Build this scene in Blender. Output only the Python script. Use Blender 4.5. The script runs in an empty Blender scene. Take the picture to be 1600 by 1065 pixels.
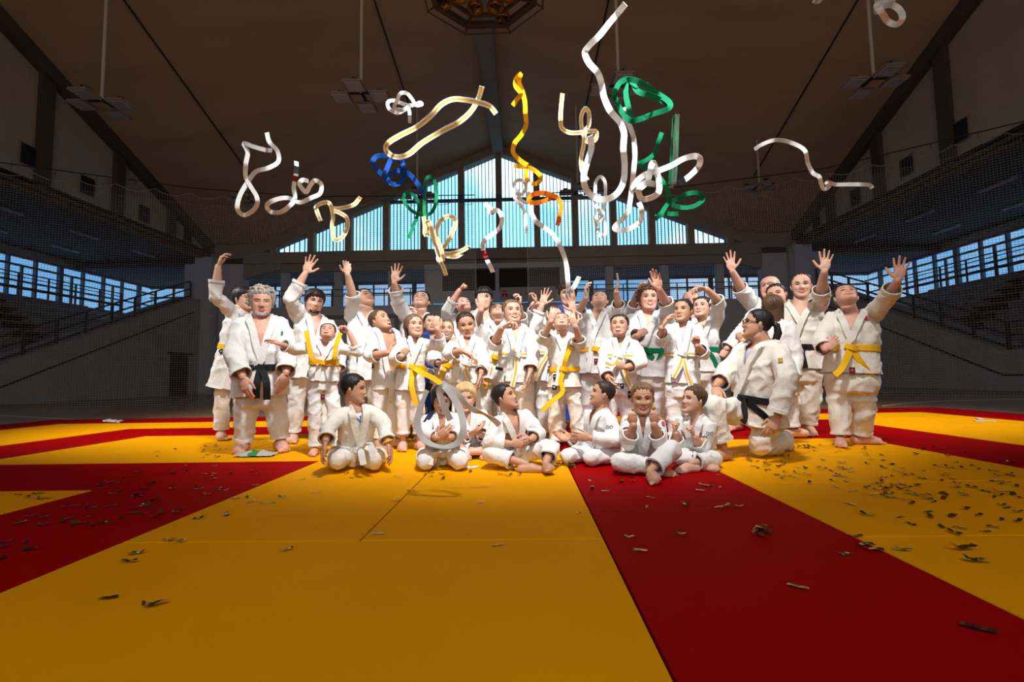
import bpy, bmesh, math, random
import numpy as np
from mathutils import Vector as V, Matrix, noise
from mathutils.bvhtree import BVHTree

SC = bpy.context.scene
COL = SC.collection
rad = math.radians

# ------------------------------------------------------------------ camera, world, lights
FPX = 765.0
CAM = V((0, 0, 0.70))
RC = Matrix.Rotation(rad(1.28), 3, 'Z') @ Matrix.Rotation(rad(90 + 4.18), 3, 'X') @ Matrix.Rotation(rad(-0.9), 3, 'Z')
cd = bpy.data.cameras.new('camera')
cam = bpy.data.objects.new('camera', cd)
COL.objects.link(cam)
cd.sensor_width = 36.0
cd.lens = FPX / 1600 * 36
cd.clip_end = 400
cam.matrix_world = Matrix.Translation(CAM) @ RC.to_4x4()
SC.camera = cam
vs = SC.view_settings
vs.view_transform = 'Standard'
vs.look = 'None'
vs.gamma = 1
vs.use_curve_mapping = False
vs.exposure = 0.0


def ray(px, py):
    return RC @ V(((px - 800) / FPX, -(py - 532.5) / FPX, -1))


def P(px, py, Y):
    d = ray(px, py)
    return CAM + d * (Y / d.y)


def FL(px, py, z=0.0):
    d = ray(px, py)
    return CAM + d * ((z - CAM.z) / d.z)


wd = bpy.data.worlds.new('sky')
SC.world = wd
wd.use_nodes = True
nt = wd.node_tree
nt.nodes.clear()
wo = nt.nodes.new('ShaderNodeOutputWorld')
bg = nt.nodes.new('ShaderNodeBackground')
tc = nt.nodes.new('ShaderNodeTexCoord')
sp = nt.nodes.new('ShaderNodeSeparateXYZ')
cr = nt.nodes.new('ShaderNodeValToRGB')
cl = nt.nodes.new('ShaderNodeTexNoise')
cl.inputs['Scale'].default_value = 3.4
cl.inputs['Detail'].default_value = 5
rp = nt.nodes.new('ShaderNodeValToRGB')
mx = nt.nodes.new('ShaderNodeMixRGB')
mx.inputs[2].default_value = (0.80, 0.92, 1.0, 1)
cr.color_ramp.elements[0].position = 0.0
cr.color_ramp.elements[0].color = (0.32, 0.60, 0.92, 1)
cr.color_ramp.elements[1].position = 0.5
cr.color_ramp.elements[1].color = (0.25, 0.64, 0.82, 1)
rp.color_ramp.elements[0].position = 0.50
rp.color_ramp.elements[1].position = 0.66
nt.links.new(tc.outputs['Generated'], sp.inputs[0])
nt.links.new(tc.outputs['Generated'], cl.inputs['Vector'])
nt.links.new(sp.outputs['Z'], cr.inputs[0])
nt.links.new(cl.outputs['Fac'], rp.inputs[0])
nt.links.new(rp.outputs['Color'], mx.inputs[0])
nt.links.new(cr.outputs['Color'], mx.inputs[1])
nt.links.new(mx.outputs['Color'], bg.inputs['Color'])
bg.inputs['Strength'].default_value = 2.1
nt.links.new(bg.outputs[0], wo.inputs[0])


XC0 = -1.35


def spot(name, loc, tgt, watts, size, blend, col, r=0.3):
    l = bpy.data.lights.new(name, 'SPOT')
    l.energy = watts
    l.spot_size = rad(size)
    l.spot_blend = blend
    l.color = col
    l.shadow_soft_size = r
    o = bpy.data.objects.new(name, l)
    o.location = loc
    o.rotation_euler = (V(tgt) - V(loc)).to_track_quat('-Z', 'Y').to_euler()
    COL.objects.link(o)


# the photographer's strobes on tall stands left and right, just above the frame
spot('strobe', (-6.9, 4.9, 4.6), (-3.6, 9.3, 0.2), 1450, 100, 1.0, (1, 0.97, 0.93), 0.22)
spot('strobe', (7.1, 4.9, 4.6), (3.6, 9.3, 0.2), 1450, 100, 1.0, (1, 0.97, 0.93), 0.22)
spot('strobe', (0.4, 1.4, 6.4), (0.0, 6.6, 1.6), 3100, 76, 0.8, (1, 0.98, 0.95), 0.30)


def area(name, loc, tgt, watts, size, col):
    l = bpy.data.lights.new(name, 'AREA')
    l.energy = watts
    l.shape = 'RECTANGLE'
    l.size, l.size_y = size
    l.color = col
    o = bpy.data.objects.new(name, l)
    o.location = loc
    o.rotation_euler = (V(tgt) - V(loc)).to_track_quat('-Z', 'Y').to_euler()
    COL.objects.link(o)


area('front_fill', (0.3, -1.5, 3.4), (0, 5.5, 1.2), 60, (2.4, 1.6), (0.85, 0.93, 1.0))  # cool fill panel added behind the camera to lift faces and the front row
# warm fill panel added high behind the camera to brighten roof and far wall
area('hall_fill', (XC0, -8.4, 10.0), (XC0, 20, 11.0), 650, (24, 5), (1.0, 0.86, 0.72))


# ------------------------------------------------------------------ materials
def mat(name, col, rough=0.7, var=0.0, vscale=3.0, bump=0.0, bscale=40.0, metal=0.0, spec=0.3, stretch=None, sheen=0.0, sss=0.0):
    m = bpy.data.materials.new(name)
    m.use_nodes = True
    t = m.node_tree
    b = t.nodes['Principled BSDF']
    b.inputs['Base Color'].default_value = (*col, 1)
    b.inputs['Roughness'].default_value = rough
    b.inputs['Metallic'].default_value = metal
    b.inputs['Specular IOR Level'].default_value = spec
    if sheen:
        b.inputs['Sheen Weight'].default_value = sheen
    if var or bump:
        c = t.nodes.new('ShaderNodeTexCoord')
        mp = t.nodes.new('ShaderNodeMapping')
        if stretch:
            mp.inputs['Scale'].default_value = stretch
        t.links.new(c.outputs['Object'], mp.inputs[0])
    if var:
        n = t.nodes.new('ShaderNodeTexNoise')
        n.inputs['Scale'].default_value = vscale
        n.inputs['Detail'].default_value = 5
        h = t.nodes.new('ShaderNodeValToRGB')
        h.color_ramp.elements[0].position = 0.3
        h.color_ramp.elements[1].position = 0.7
        h.color_ramp.elements[0].color = tuple(max(0, x * (1 - var)) for x in col) + (1,)
        h.color_ramp.elements[1].color = tuple(min(1, x * (1 + var)) for x in col) + (1,)
        t.links.new(mp.outputs[0], n.inputs['Vector'])
        t.links.new(n.outputs['Fac'], h.inputs[0])
        t.links.new(h.outputs[0], b.inputs['Base Color'])
    if bump:
        n2 = t.nodes.new('ShaderNodeTexNoise')
        n2.inputs['Scale'].default_value = bscale
        n2.inputs['Detail'].default_value = 4
        bp = t.nodes.new('ShaderNodeBump')
        bp.inputs['Strength'].default_value = bump
        bp.inputs['Distance'].default_value = 0.01
        t.links.new(mp.outputs[0], n2.inputs['Vector'])
        t.links.new(n2.outputs['Fac'], bp.inputs['Height'])
        t.links.new(bp.outputs[0], b.inputs['Normal'])
    return m


M = {}
M['yellow_mat'] = mat('yellow_vinyl', (0.84, 0.365, 0.0), 0.7, 0.05, 1.3, 0.12, 90, spec=0.03)
M['red_mat'] = mat('red_vinyl', (0.33, 0.0, 0.001), 0.7, 0.06, 1.3, 0.12, 90, spec=0.03)
M['parquet'] = mat('parquet_wood', (0.30, 0.19, 0.11), 0.32, 0.25, 1.5, 0.05, 12, stretch=(6, 0.6, 1))
M['roof'] = mat('roof_plaster', (0.52, 0.38, 0.26), 0.9, 0.10, 0.35, 0.25, 3, stretch=(0.5, 2.5, 1))
M['plaster'] = mat('cream_plaster', (0.42, 0.38, 0.31), 0.9, 0.10, 0.8)
M['beam'] = mat('brown_concrete', (0.30, 0.26, 0.22), 0.85, 0.12, 1.2)
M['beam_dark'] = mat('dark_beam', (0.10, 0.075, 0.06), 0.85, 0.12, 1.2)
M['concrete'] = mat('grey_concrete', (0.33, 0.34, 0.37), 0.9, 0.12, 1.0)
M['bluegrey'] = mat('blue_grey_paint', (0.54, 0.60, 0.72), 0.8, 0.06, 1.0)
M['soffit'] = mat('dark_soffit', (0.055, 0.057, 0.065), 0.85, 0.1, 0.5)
M['dark'] = mat('dark_paint', (0.03, 0.03, 0.034), 0.7)
M['frame'] = mat('window_frame_paint', (0.09, 0.13, 0.17), 0.6)
M['step'] = mat('bleacher_concrete', (0.22, 0.23, 0.25), 0.9, 0.15, 2)
M['seat'] = mat('bleacher_board', (0.28, 0.30, 0.34), 0.7, 0.12, 2)
M['steel'] = mat('pole_steel', (0.62, 0.58, 0.54), 0.5)
M['lampback'] = mat('lamp_housing', (0.28, 0.23, 0.20), 0.55)
M['white'] = mat('white_paint', (0.7, 0.7, 0.68), 0.6)
M['net'] = mat('net_cord', (0.28, 0.27, 0.26), 0.9)


def glass(name, tint, gl=0.06):
    m = bpy.data.materials.new(name)
    m.use_nodes = True
    t = m.node_tree
    t.nodes.clear()
    o = t.nodes.new('ShaderNodeOutputMaterial')
    tr = t.nodes.new('ShaderNodeBsdfTransparent')
    tr.inputs[0].default_value = (*tint, 1)
    g = t.nodes.new('ShaderNodeBsdfGlossy')
    g.inputs['Roughness'].default_value = 0.1
    mixn = t.nodes.new('ShaderNodeMixShader')
    mixn.inputs[0].default_value = gl
    t.links.new(tr.outputs[0], mixn.inputs[1])
    t.links.new(g.outputs[0], mixn.inputs[2])
    t.links.new(mixn.outputs[0], o.inputs[0])
    return m


M['gable_glass'] = glass('channel_glass', (0.92, 1.0, 1.0))
M['side_glass'] = glass('pane_glass', (0.30, 0.37, 0.46))
M['plastic'] = glass('clear_plastic', (0.95, 0.96, 0.96), 0.07)


# ------------------------------------------------------------------ mesh helpers
class MB:
    def __init__(s):
        s.v, s.f, s.m = [], [], []

    def quad(s, a, b, c, d, m=0):
        i = len(s.v)
        s.v += [tuple(a), tuple(b), tuple(c), tuple(d)]
        s.f.append((i, i + 1, i + 2, i + 3))
        s.m.append(m)

    def poly(s, pts, m=0):
        i = len(s.v)
        s.v += [tuple(p) for p in pts]
        s.f.append(tuple(range(i, i + len(pts))))
        s.m.append(m)

    def box(s, lo, hi, m=0):
        x0, y0, z0 = lo
        x1, y1, z1 = hi
        i = len(s.v)
        s.v += [(x0, y0, z0), (x1, y0, z0), (x1, y1, z0), (x0, y1, z0), (x0, y0, z1), (x1, y0, z1), (x1, y1, z1), (x0, y1, z1)]
        for q in ((3, 2, 1, 0), (4, 5, 6, 7), (0, 1, 5, 4), (1, 2, 6, 5), (2, 3, 7, 6), (3, 0, 4, 7)):
            s.f.append(tuple(i + k for k in q))
            s.m.append(m)

    def prism(s, pts, d, m=0):
        """polygon pts extruded by the vector d"""
        d = V(d)
        n = len(pts)
        i = len(s.v)
        s.v += [tuple(p) for p in pts] + [tuple(V(p) + d) for p in pts]
        s.f.append(tuple(range(i + n - 1, i - 1, -1)))
        s.f.append(tuple(range(i + n, i + 2 * n)))
        s.m += [m, m]
        for k in range(n):
            j = (k + 1) % n
            s.f.append((i + k, i + j, i + n + j, i + n + k))
            s.m.append(m)

    def tube(s, pts, r, n=8, m=0, cap=True):
        pts = [V(p) for p in pts]
        rs = r if isinstance(r, (list, tuple)) else [r] * len(pts)
        i0 = len(s.v)
        T = (pts[1] - pts[0]).normalized()
        A = T.orthogonal().normalized()
        for k, p in enumerate(pts):
            T = (pts[min(k + 1, len(pts) - 1)] - pts[max(k - 1, 0)])
            if T.length < 1e-9:
                T = V((0, 0, 1))
            T.normalize()
            A = (A - T * A.dot(T))
            if A.length < 1e-6:
                A = T.orthogonal()
            A.normalize()
            B = T.cross(A)
            for q in range(n):
                a = 2 * math.pi * q / n
                s.v.append(tuple(p + (A * math.cos(a) + B * math.sin(a)) * rs[k]))
        for k in range(len(pts) - 1):
            for q in range(n):
                w = (q + 1) % n
                s.f.append((i0 + k * n + q, i0 + k * n + w, i0 + (k + 1) * n + w, i0 + (k + 1) * n + q))
                s.m.append(m)
        if cap:
            s.f.append(tuple(i0 + q for q in range(n - 1, -1, -1)))
            e = i0 + (len(pts) - 1) * n
            s.f.append(tuple(e + q for q in range(n)))
            s.m += [m, m]

    def bar(s, a, b, w, h, m=0, up=(0, 0, 1)):
        a, b = V(a), V(b)
        T = (b - a).normalized()
        U = V(up)
        S = T.cross(U)
        if S.length < 1e-5:
            S = T.orthogonal()
        S.normalize()
        U = S.cross(T)
        S = S * (w / 2)
        U = U * (h / 2)
        i = len(s.v)
        for p in (a, b):
            s.v += [tuple(p - S - U), tuple(p + S - U), tuple(p + S + U), tuple(p - S + U)]
        for q in ((3, 2, 1, 0), (4, 5, 6, 7), (0, 1, 5, 4), (1, 2, 6, 5), (2, 3, 7, 6), (3, 0, 4, 7)):
            s.f.append(tuple(i + k for k in q))
            s.m.append(m)

    def ell(s, c, r, R=None, nu=16, nv=10, m=0):
        """ellipsoid with half axes r in frame R"""
        c = V(c)
        i0 = len(s.v)
        for j in range(nv + 1):
            t = math.pi * j / nv
            for i in range(nu):
                a = 2 * math.pi * i / nu
                p = V((r[0] * math.sin(t) * math.cos(a), r[1] * math.sin(t) * math.sin(a), r[2] * math.cos(t)))
                if R is not None:
                    p = R @ p
                s.v.append(tuple(c + p))
        for j in range(nv):
            for i in range(nu):
                k = (i + 1) % nu
                s.f.append((i0 + j * nu + i, i0 + (j + 1) * nu + i, i0 + (j + 1) * nu + k, i0 + j * nu + k))
                s.m.append(m)

    def add(s, vs_, fs_, ms_=None, X=None, moff=0):
        i = len(s.v)
        s.v += [tuple(X @ V(p)) for p in vs_] if X is not None else [tuple(p) for p in vs_]
        s.f += [tuple(k + i for k in f) for f in fs_]
        s.m += [k + moff for k in ms_] if ms_ is not None else [moff] * len(fs_)

    def mesh(s, name, mats, smooth=False):
        me = bpy.data.meshes.new(name)
        me.from_pydata(s.v, [], s.f)
        for q in mats:
            me.materials.append(q)
        if len(mats) > 1:
            me.polygons.foreach_set('material_index', s.m)
        if smooth:
            me.polygons.foreach_set('use_smooth', [True] * len(me.polygons))
        me.update()
        return me

    def build(s, name, mats, parent=None, smooth=False, **tags):
        if not isinstance(mats, (list, tuple)):
            mats = [mats]
        return link(name, s.mesh(name, mats, smooth), parent, **tags)


def link(name, me, parent=None, label=None, cat=None, group=None, kind=None, loc=None):
    o = bpy.data.objects.new(name, me)
    COL.objects.link(o)
    if loc is not None:
        o.location = loc
    if parent is not None:
        o.parent = parent
        o.matrix_parent_inverse = Matrix.Translation(-V(parent.location))
    tag(o, label, cat, group, kind)
    return o


def tag(o, label=None, cat=None, group=None, kind=None):
    if label:
        o['label'] = label
    if cat:
        o['category'] = cat
    if group:
        o['group'] = group
    if kind:
        o['kind'] = kind
    return o


def empty(name, loc, label=None, cat=None, group=None):
    o = bpy.data.objects.new(name, None)
    o.empty_display_size = 0.1
    COL.objects.link(o)
    o.location = loc
    return tag(o, label, cat, group)


# ------------------------------------------------------------------ the hall
XL, XR, XC, YB = -19.5, 16.8, -1.35, 30.0
ZF = -0.04


def roof_z(x, y):
    s = max(0.0, min(1.0, (y - 15.7) / 14.3))
    return 15.2 - s * 6.1 * min(1.0, abs(x - XC) / 15.0)


b = MB()
b.box((-29, -9, ZF - 0.2), (26.5, 37, ZF))
b.build('floor', M['parquet'], kind='structure')
b = MB()
for (p, q) in (((-40, 633), (340, 622)), ((1360, 613), (1640, 602))):
    A, B = FL(p[0], p[1], ZF), FL(q[0], q[1], ZF)
    b.bar(A + V((0, 0, 0.002)), B + V((0, 0, 0.002)), 0.06, 0.004)
pts = [FL(x, y, ZF) + V((0, 0, 0.002)) for x, y in ((1380, 634), (1410, 630), (1450, 627), (1510, 625), (1610, 623))]
for p, q in zip(pts[:-1], pts[1:]):
    b.bar(p, q, 0.05, 0.004)
b.bar(FL(-20, 648, ZF) + V((0, 0, .002)), FL(118, 655, ZF) + V((0, 0, .002)), 0.05, 0.004)
b.build('court_line', M['white'], kind='structure')

# roof: a ruled shell, level at the ridge and folding down towards the far corners
b = MB()
NX, NY = 60, 40
xs = [XL + (XR - XL) * i / NX for i in range(NX + 1)] + []
ys = [-9 + (YB + 9.6) * j / NY for j in range(NY + 1)]
for y in ys:
    for x in xs:
        b.v.append((x, y, roof_z(x, y)))
for j in range(NY):
    for i in range(NX):
        k = j * (NX + 1) + i
        b.f.append((k, k + NX + 1, k + NX + 2, k + 1))
        b.m.append(0)
ro = b.build('ceiling', M['roof'], smooth=True, kind='structure')
# ridge beam
b = MB()
b.box((XC - 0.33, -9, 14.62), (XC + 0.33, YB, 15.35))
b.build('trim_1', M['beam'], kind='structure')


def side(sg):
    """one side of the hall; sg -1 left, +1 right"""
    nm = 'left' if sg < 0 else 'right'
    X = XL if sg < 0 else XR
    x = lambda d: X + sg * d

    def bx(mb, d0, d1, y0, y1, z0, z1, m=0):
        a, c = sorted((x(d0), x(d1)))
        mb.box((a, y0, z0), (c, y1, z1), m)
    # lower wall with the sloped top of the stair ramp
    zr = lambda y: 1.35 + 0.40 * max(0.0, min(y, 28.4) - 17.6)
    w = MB()
    prof = [(-9, ZF), (YB + .3, ZF), (YB + .3, zr(28.4)), (28.4, zr(28.4)), (17.6, 1.35), (-9, 1.35)]
    w.prism([(X, y, z) for y, z in prof], (sg * 1.4, 0, 0))
    w.build('wall_%s' % nm, M['concrete'], kind='structure')
    g = MB()
    for (a, c) in (((-9, 1.35), (17.6, 1.35)), ((17.6, 1.35), (28.4, zr(28.4)))):
        g.bar((x(-0.01), a[0], a[1] - 0.85), (x(-0.01), c[0], c[1] - 0.85), 0.03, 0.07)
    g.build('trim_%d' % (2 if sg < 0 else 3), M['dark'], kind='structure')
    # clerestory wall between the gallery edge and the roof
    w = MB()
    n = 60
    for i in range(n):
        y0, y1 = -9 + (YB + 9) * i / n, -9 + (YB + 9) * (i + 1) / n
        w.prism([(X, y0, 8.55), (X, y1, 8.55), (X, y1, roof_z(X, y1) + .05), (X, y0, roof_z(X, y0) + .05)], (sg * 0.3, 0, 0))
    # outer wall of the gallery, with the long window band left open
    XO = 9.0
    bx(w, XO, XO + .3, -8.9, 36.9, ZF, 5.6)
    bx(w, XO, XO + .3, -8.9, 36.9, 7.95, 8.6)
    w.build('wall_%s_upper' % nm, M['plaster'], kind='structure')
    s = MB()
    bx(s, 0, XO, -8.9, 36.9, 8.45, 8.75)
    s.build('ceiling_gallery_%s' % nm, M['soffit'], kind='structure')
    # fascia, pipes and roof edge beam
    t = MB()
    bx(t, -0.12, 0.25, -9, YB, 8.25, 8.62)
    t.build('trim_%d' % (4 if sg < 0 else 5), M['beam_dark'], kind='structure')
    t = MB()
    t.tube([(x(-.2), -9, 8.72), (x(-.2), YB - .3, 8.72)], 0.05, 6)
    t.tube([(x(-.2), -9, 8.40), (x(-.2), YB - .3, 8.40)], 0.035, 6)
    t.build('gallery_pipe', M['dark'], label='pair of thin pipes along the %s gallery edge' % nm, cat='pipe')
    t = MB()
    for i in range(24):
        y0, y1 = 4 + 26 * i / 24, 4 + 26 * (i + 1) / 24
        t.prism([(X, y0, roof_z(X, y0) - .62), (X, y1, roof_z(X, y1) - .62), (X, y1, roof_z(X, y1)), (X, y0, roof_z(X, y0))], (-sg * 0.35, 0, 0))
    for y in (14.8, 18.9, 22.6, 26.2):
        bx(t, -0.2, 0.1, y - .28, y + .28, 8.6, roof_z(X, y) - .3)
    t.build('trim_%d' % (6 if sg < 0 else 7), M['beam_dark'], kind='structure')
    for k, (y, z) in enumerate(((18.4, 9.75), (21.0, 9.55), (24.3, 9.4), (27.6, 9.3))):
        q = empty('wall_vent', (x(-.03), y, z), 'square dark %s in the %s clerestory wall, %s from the far corner' % ('louvred vent', nm, ('fourth', 'third', 'second', 'first')[k]), 'vent', '%s clerestory vents' % nm)
        f = MB()
        bx(f, -.05, 0, y - .40, y + .40, z - .45, z + .45)
        f.build('vent_frame', M['beam'], q)
        f = MB()
        for j in range(7):
            zz = z - .36 + j * .12
            f.prism([(x(-.055), y - .34, zz), (x(-.10), y - .34, zz - .05), (x(-.10), y + .34, zz - .05), (x(-.055), y + .34, zz)], (0, 0, .018))
        bx(f, -.056, -.05, y - .34, y + .34, z - .4, z + .4)
        f.build('louvre', M['dark'], q)
    # gallery windows
    yw = [-8 + 1.55 * i for i in range(29)]
    f = MB()
    gl = MB()
    for i, y in enumerate(yw):
        wd_ = 0.24 if i % 4 == 0 else 0.10
        bx(f, XO - .12, XO + .1, y - wd_ / 2, y + wd_ / 2, 5.5, 8.0)
    for z, h in ((5.62, .1), (6.55, .09), (7.45, .10), (7.93, .1)):
        bx(f, XO - .10, XO + .08, -8.9, 36.9, z - h / 2, z + h / 2)
    for i in range(0, 28, 2):
        bx(f, XO - .06, XO + .05, yw[i] + .72, yw[i] + .84, 5.6, 7.45)
    a = x(XO + .12)
    gl.quad((a, -9, 5.6), (a, 36.9, 5.6), (a, 36.9, 7.95), (a, -9, 7.95))
    wo_ = f.build('window_%d' % (1 if sg < 0 else 2), M['frame'], kind='structure')
    gl.build('pane', M['side_glass'], wo_)
    # stand of concrete tiers
    st = empty('grandstand', (x(4), 20, ZF), 'dark grey tiered seating stand behind the %s stair ramp' % nm, 'grandstand')
    t = MB()
    sb = MB()
    for k in range(11):
        d0 = 1.6 + k * .58
        z = 1.0 + k * .44
        for (ya, yb_) in ((-8.8, 22.4), (24.2, 29.5)):
            bx(t, d0, XO - .05, ya, yb_, z - .44 if k else ZF, z)
            bx(sb, d0 - .03, d0 + .36, ya + .05, yb_ - .05, z + .001, z + .06)
        bx(t, d0 + .25, XO - .05, 22.4, 24.2, z - .44 if k else ZF, z - .2)
    t.build('tier', M['step'], st)
    sb.build('seat_board', M['seat'], st)
    t = MB()
    for k in range(11):
        d0 = 1.6 + k * .58
        z = 1.0 + k * .44
        bx(t, d0 - .04, d0 + .34, 22.45, 24.15, z + .0, z + .05)
        bx(t, d0 + .30, d0 + .34, 22.45, 24.15, z - .4, z + .0)
    t.build('aisle_step', M['dark'], st)
    # ramp railing and gallery railing
    rl = empty('stair_railing', (x(.3), 20, 2), 'black metal railing climbing along the %s stair ramp' % nm, 'railing')
    yy = [5 + 1.4 * i for i in range(10)] + [18.9 + 1.37 * i for i in range(8)]
    for y in yy:
        p = MB()
        bx(p, .26, .34, y - .05, y + .05, zr(y), zr(y) + 1.0)
        p.build('post', M['dark'], rl)
    p = MB()
    for h in (1.0, .55, .12):
        p.bar((x(.3), 4.5, 1.35 + h), (x(.3), 17.6, 1.35 + h), .07, .07)
        p.bar((x(.3), 17.6, 1.35 + h), (x(.3), 28.4, zr(28.4) + h), .07, .07)
    p.build('rail', M['dark'], rl)
    rl = empty('gallery_railing', (x(7.8), 25, 5.8), 'thin black gallery railing before the %s window band' % nm, 'railing')
    for i in range(8):
        y = 20.5 + i * 1.7
        p = MB()
        bx(p, 7.75, 7.82, y - .035, y + .035, 5.48, 6.75)
        p.build('post', M['dark'], rl)
    p = MB()
    for z, h in ((6.75, .06), (6.55, .04), (5.95, .16)):
        bx(p, 7.76, 7.81, 20.5, 32.4, z - h / 2, z + h / 2)
    p.build('rail', M['dark'], rl)
    # fluorescent strips under the gallery, unlit
    for k, (d, y) in enumerate(((3.2, 20.5), (3.2, 24.5), (3.2, 28.5), (6.6, 23), (6.6, 27))):
        t = MB()
        bx(t, d - .08, d + .08, y - .8, y + .8, 8.36, 8.45)
        tl = t.build('tube_light', M['bluegrey'], label='unlit strip light under the %s gallery soffit' % nm, cat='ceiling light', group='strip lights under the %s gallery' % nm)
    # column at the far corner
    c = MB()
    bx(c, -.6, .45, 29.0, 30.3, ZF, 8.3)
    bx(c, .55, 1.2, 29.2, 30.3, ZF, 7.9)
    bx(c, -2.2, -.75, 29.6, 30.3, ZF, 8.3)
    c.build('column_%s' % nm, M['bluegrey'], kind='structure')


side(-1)
side(1)
# door in the left wall, wall behind the camera
b = MB()
b.box((XL - .02, 26.6, ZF), (XL + .05, 28.0, 2.25))
b.box((XL - .02, 26.4, 2.25), (XL + .12, 28.3, 2.36))
b.build('door_1', M['dark'], kind='structure')
b = MB()
b.box((-29, -9.3, ZF), (26.5, -9, 15.4))
b.build('wall_front', M['plaster'], kind='structure')

# --- far wall: gable glazing above, gallery opening, gates below
b = MB()
zl = lambda x: 14.72 - .408 * abs(x - XC)          # lower edge of the raked head
zt = lambda x: roof_z(x, YB) + .1
hw = 14.9
for sg in (-1, 1):
    N = 16
    for i in range(N):
        x0, x1 = XC + sg * 18.2 * i / N, XC + sg * 18.2 * (i + 1) / N
        a0, a1 = max(zl(x0), 8.62), max(zl(x1), 8.62)
        b.prism([(x0, YB - .35, a0), (x1, YB - .35, a1), (x1, YB - .35, max(zt(x1), a1 + .3)), (x0, YB - .35, max(zt(x0), a0 + .3))], (0, .7, 0))
b.box((XL - .3, YB - .4, 7.95), (XR + .3, YB + .4, 8.64))
b.box((XL - .3, YB - .15, 7.45), (XR + .3, YB + .5, 7.96))
for k in range(-6, 7):
    x = XC + 2.36 * k
    if abs(k) < 6.5 and zl(x) > 8.7:
        b.box((x - .19, YB - .3, 8.5), (x + .19, YB + .25, zl(x) + .2))
for sg in (-1, 1):   # haunches at the corners
    x0 = XL if sg < 0 else XR
    b.prism([(x0, YB - .3, 6.9), (x0 - sg * 1.6, YB - .3, 6.9), (x0 - sg * 4.5, YB - .3, 7.6), (x0 - sg * 4.5, YB - .3, 8.0), (x0, YB - .3, 8.0)], (0, .6, 0))
b.build('wall_back', M['beam'], kind='structure')
n = 3
for k in range(-6, 6):
    x0, x1 = XC + 2.36 * k + .19, XC + 2.36 * (k + 1) - .19
    if k == -6:
        x0 = XC - 14.9
    if k == 5:
        x1 = XC + 14.9
    f = MB()
    g = MB()
    nb = 9
    for i in range(1, nb):
        x = x0 + (x1 - x0) * i / nb
        if zl(x) > 8.75:
            f.box((x - .022, YB + .05, 8.6), (x + .022, YB + .12, zl(x)))
    if min(zl(x0), zl(x1)) > 11.9:
        f.box((x0, YB - .05, 11.72), (x1, YB + .14, 11.9))
        f.box((x1 + .0, YB - .36, 11.55), (x1 + .38, YB - .29, 12.0))
    f.box((x0, YB, 8.6), (x1, YB + .15, 8.68))
    xm = [x0, min(max(XC, x0), x1), x1]
    top = [(x, YB + .14, max(zl(x), 8.6)) for x in xm]
    g.poly([(x0, YB + .14, 8.6), (x1, YB + .14, 8.6)] + top[::-1])
    o = f.build('window_%d' % n, M['frame'], kind='structure')
    g.build('pane', M['gable_glass'], o)
    n += 1

# far gallery
b = MB()
b.box((XL - .3, YB, 4.75), (XR + .3, 36.5, 5.25))
b.box((XL - 9, 36.6, ZF), (XR + 9, 36.9, 5.4))
b.box((XL - 9, 36.6, 7.9), (XR + 9, 36.9, 8.7))
b.box((XL - .3, YB - .05, ZF), (XR + .3, YB + .25, 4.78))
b.build('wall_back_lower', M['bluegrey'], kind='structure')
b = MB()
b.box((XL - 9, YB + .2, 8.0), (XR + 9, 36.9, 8.3))
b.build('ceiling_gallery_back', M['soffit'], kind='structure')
f = MB()
g = MB()
i = 0
x = XL - 2
while x < XR + 2:
    f.box((x - ((.17 if i % 3 == 0 else .055)), 36.45, 5.3), (x + ((.17 if i % 3 == 0 else .055)), 36.6, 7.95))
    i += 1
    x += 1.35 if i % 3 else 1.75
for z in (5.45, 7.15, 7.88):
    f.box((XL - 9, 36.46, z - .06), (XR + 9, 36.58, z + .06))
g.quad((XL - 9, 36.62, 5.4), (XR + 9, 36.62, 5.4), (XR + 9, 36.62, 7.9), (XL - 9, 36.62, 7.9))
o = f.build('window_15', M['frame'], kind='structure')
g.build('pane', M['side_glass'], o)
for k in range(-5, 6):
    x = XC + 3.4 * k
    if abs(x + 1.65) < 4.4:
        continue
    b = MB()
    b.box((x - .22, YB + .1, 5.2), (x + .22, YB + .5, 7.5))
    b.build('column_gallery', M['bluegrey'], kind='structure')
rl = empty('gallery_railing', (XC, YB + .1, 5.25), 'thin dark railing across the far gallery above the gates', 'railing')
for i in range(22):
    x = XL + 1 + i * 1.65
    if -6.2 < x < 2.9:
        continue
    p = MB()
    p.box((x - .03, YB + .02, 5.2), (x + .03, YB + .08, 6.3))
    p.build('post', M['dark'], rl)
for (a, c) in ((XL + .8, -6.1), (2.8, XR - .8)):
    for z in (6.3, 5.9):
        p = MB()
        p.box((a, YB + .03, z - .022), (c, YB + .07, z + .022))
        p.build('rail', M['dark'], rl)
# commentary booth in the middle of the far gallery
bt = empty('commentary_booth', (-1.65, YB, 4.7), 'grey booth with dark openings in the middle of the far gallery', 'booth')
b = MB()
xa, xb = P(664, 450, 29.5).x, P(886, 450, 29.5).x
for (u0, u1) in ((664, 691), (774, 780), (875, 886)):
    b.box((P(u0, 450, 29.5).x, 29.45, 5.3), (P(u1, 450, 29.5).x, 29.75, 7.45))
b.box((xa, 29.4, 5.25), (xb, 29.75, 5.95))
b.box((xa, 29.3, 7.3), (xb, 29.8, 7.6))
b.build('booth_wall', M['bluegrey'], bt)
b = MB()
b.box((xa + .1, 29.8, 5.3), (xb - .1, 30.0, 7.3))
b.build('booth_opening', M['dark'], bt)
sg_ = empty('wall_sign', P(787, 459, 29.38), 'white sign strip with a red square emblem on the far booth', 'sign')
b = MB()
p0, p1 = P(781, 449, 29.38), P(868, 466, 29.38)
b.box((p0.x, 29.37, p1.z), (p1.x, 29.398, p0.z))
b.build('sign_board', mat('sign_white', (0.42, 0.43, 0.47), .6), sg_)
b = MB()
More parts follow.
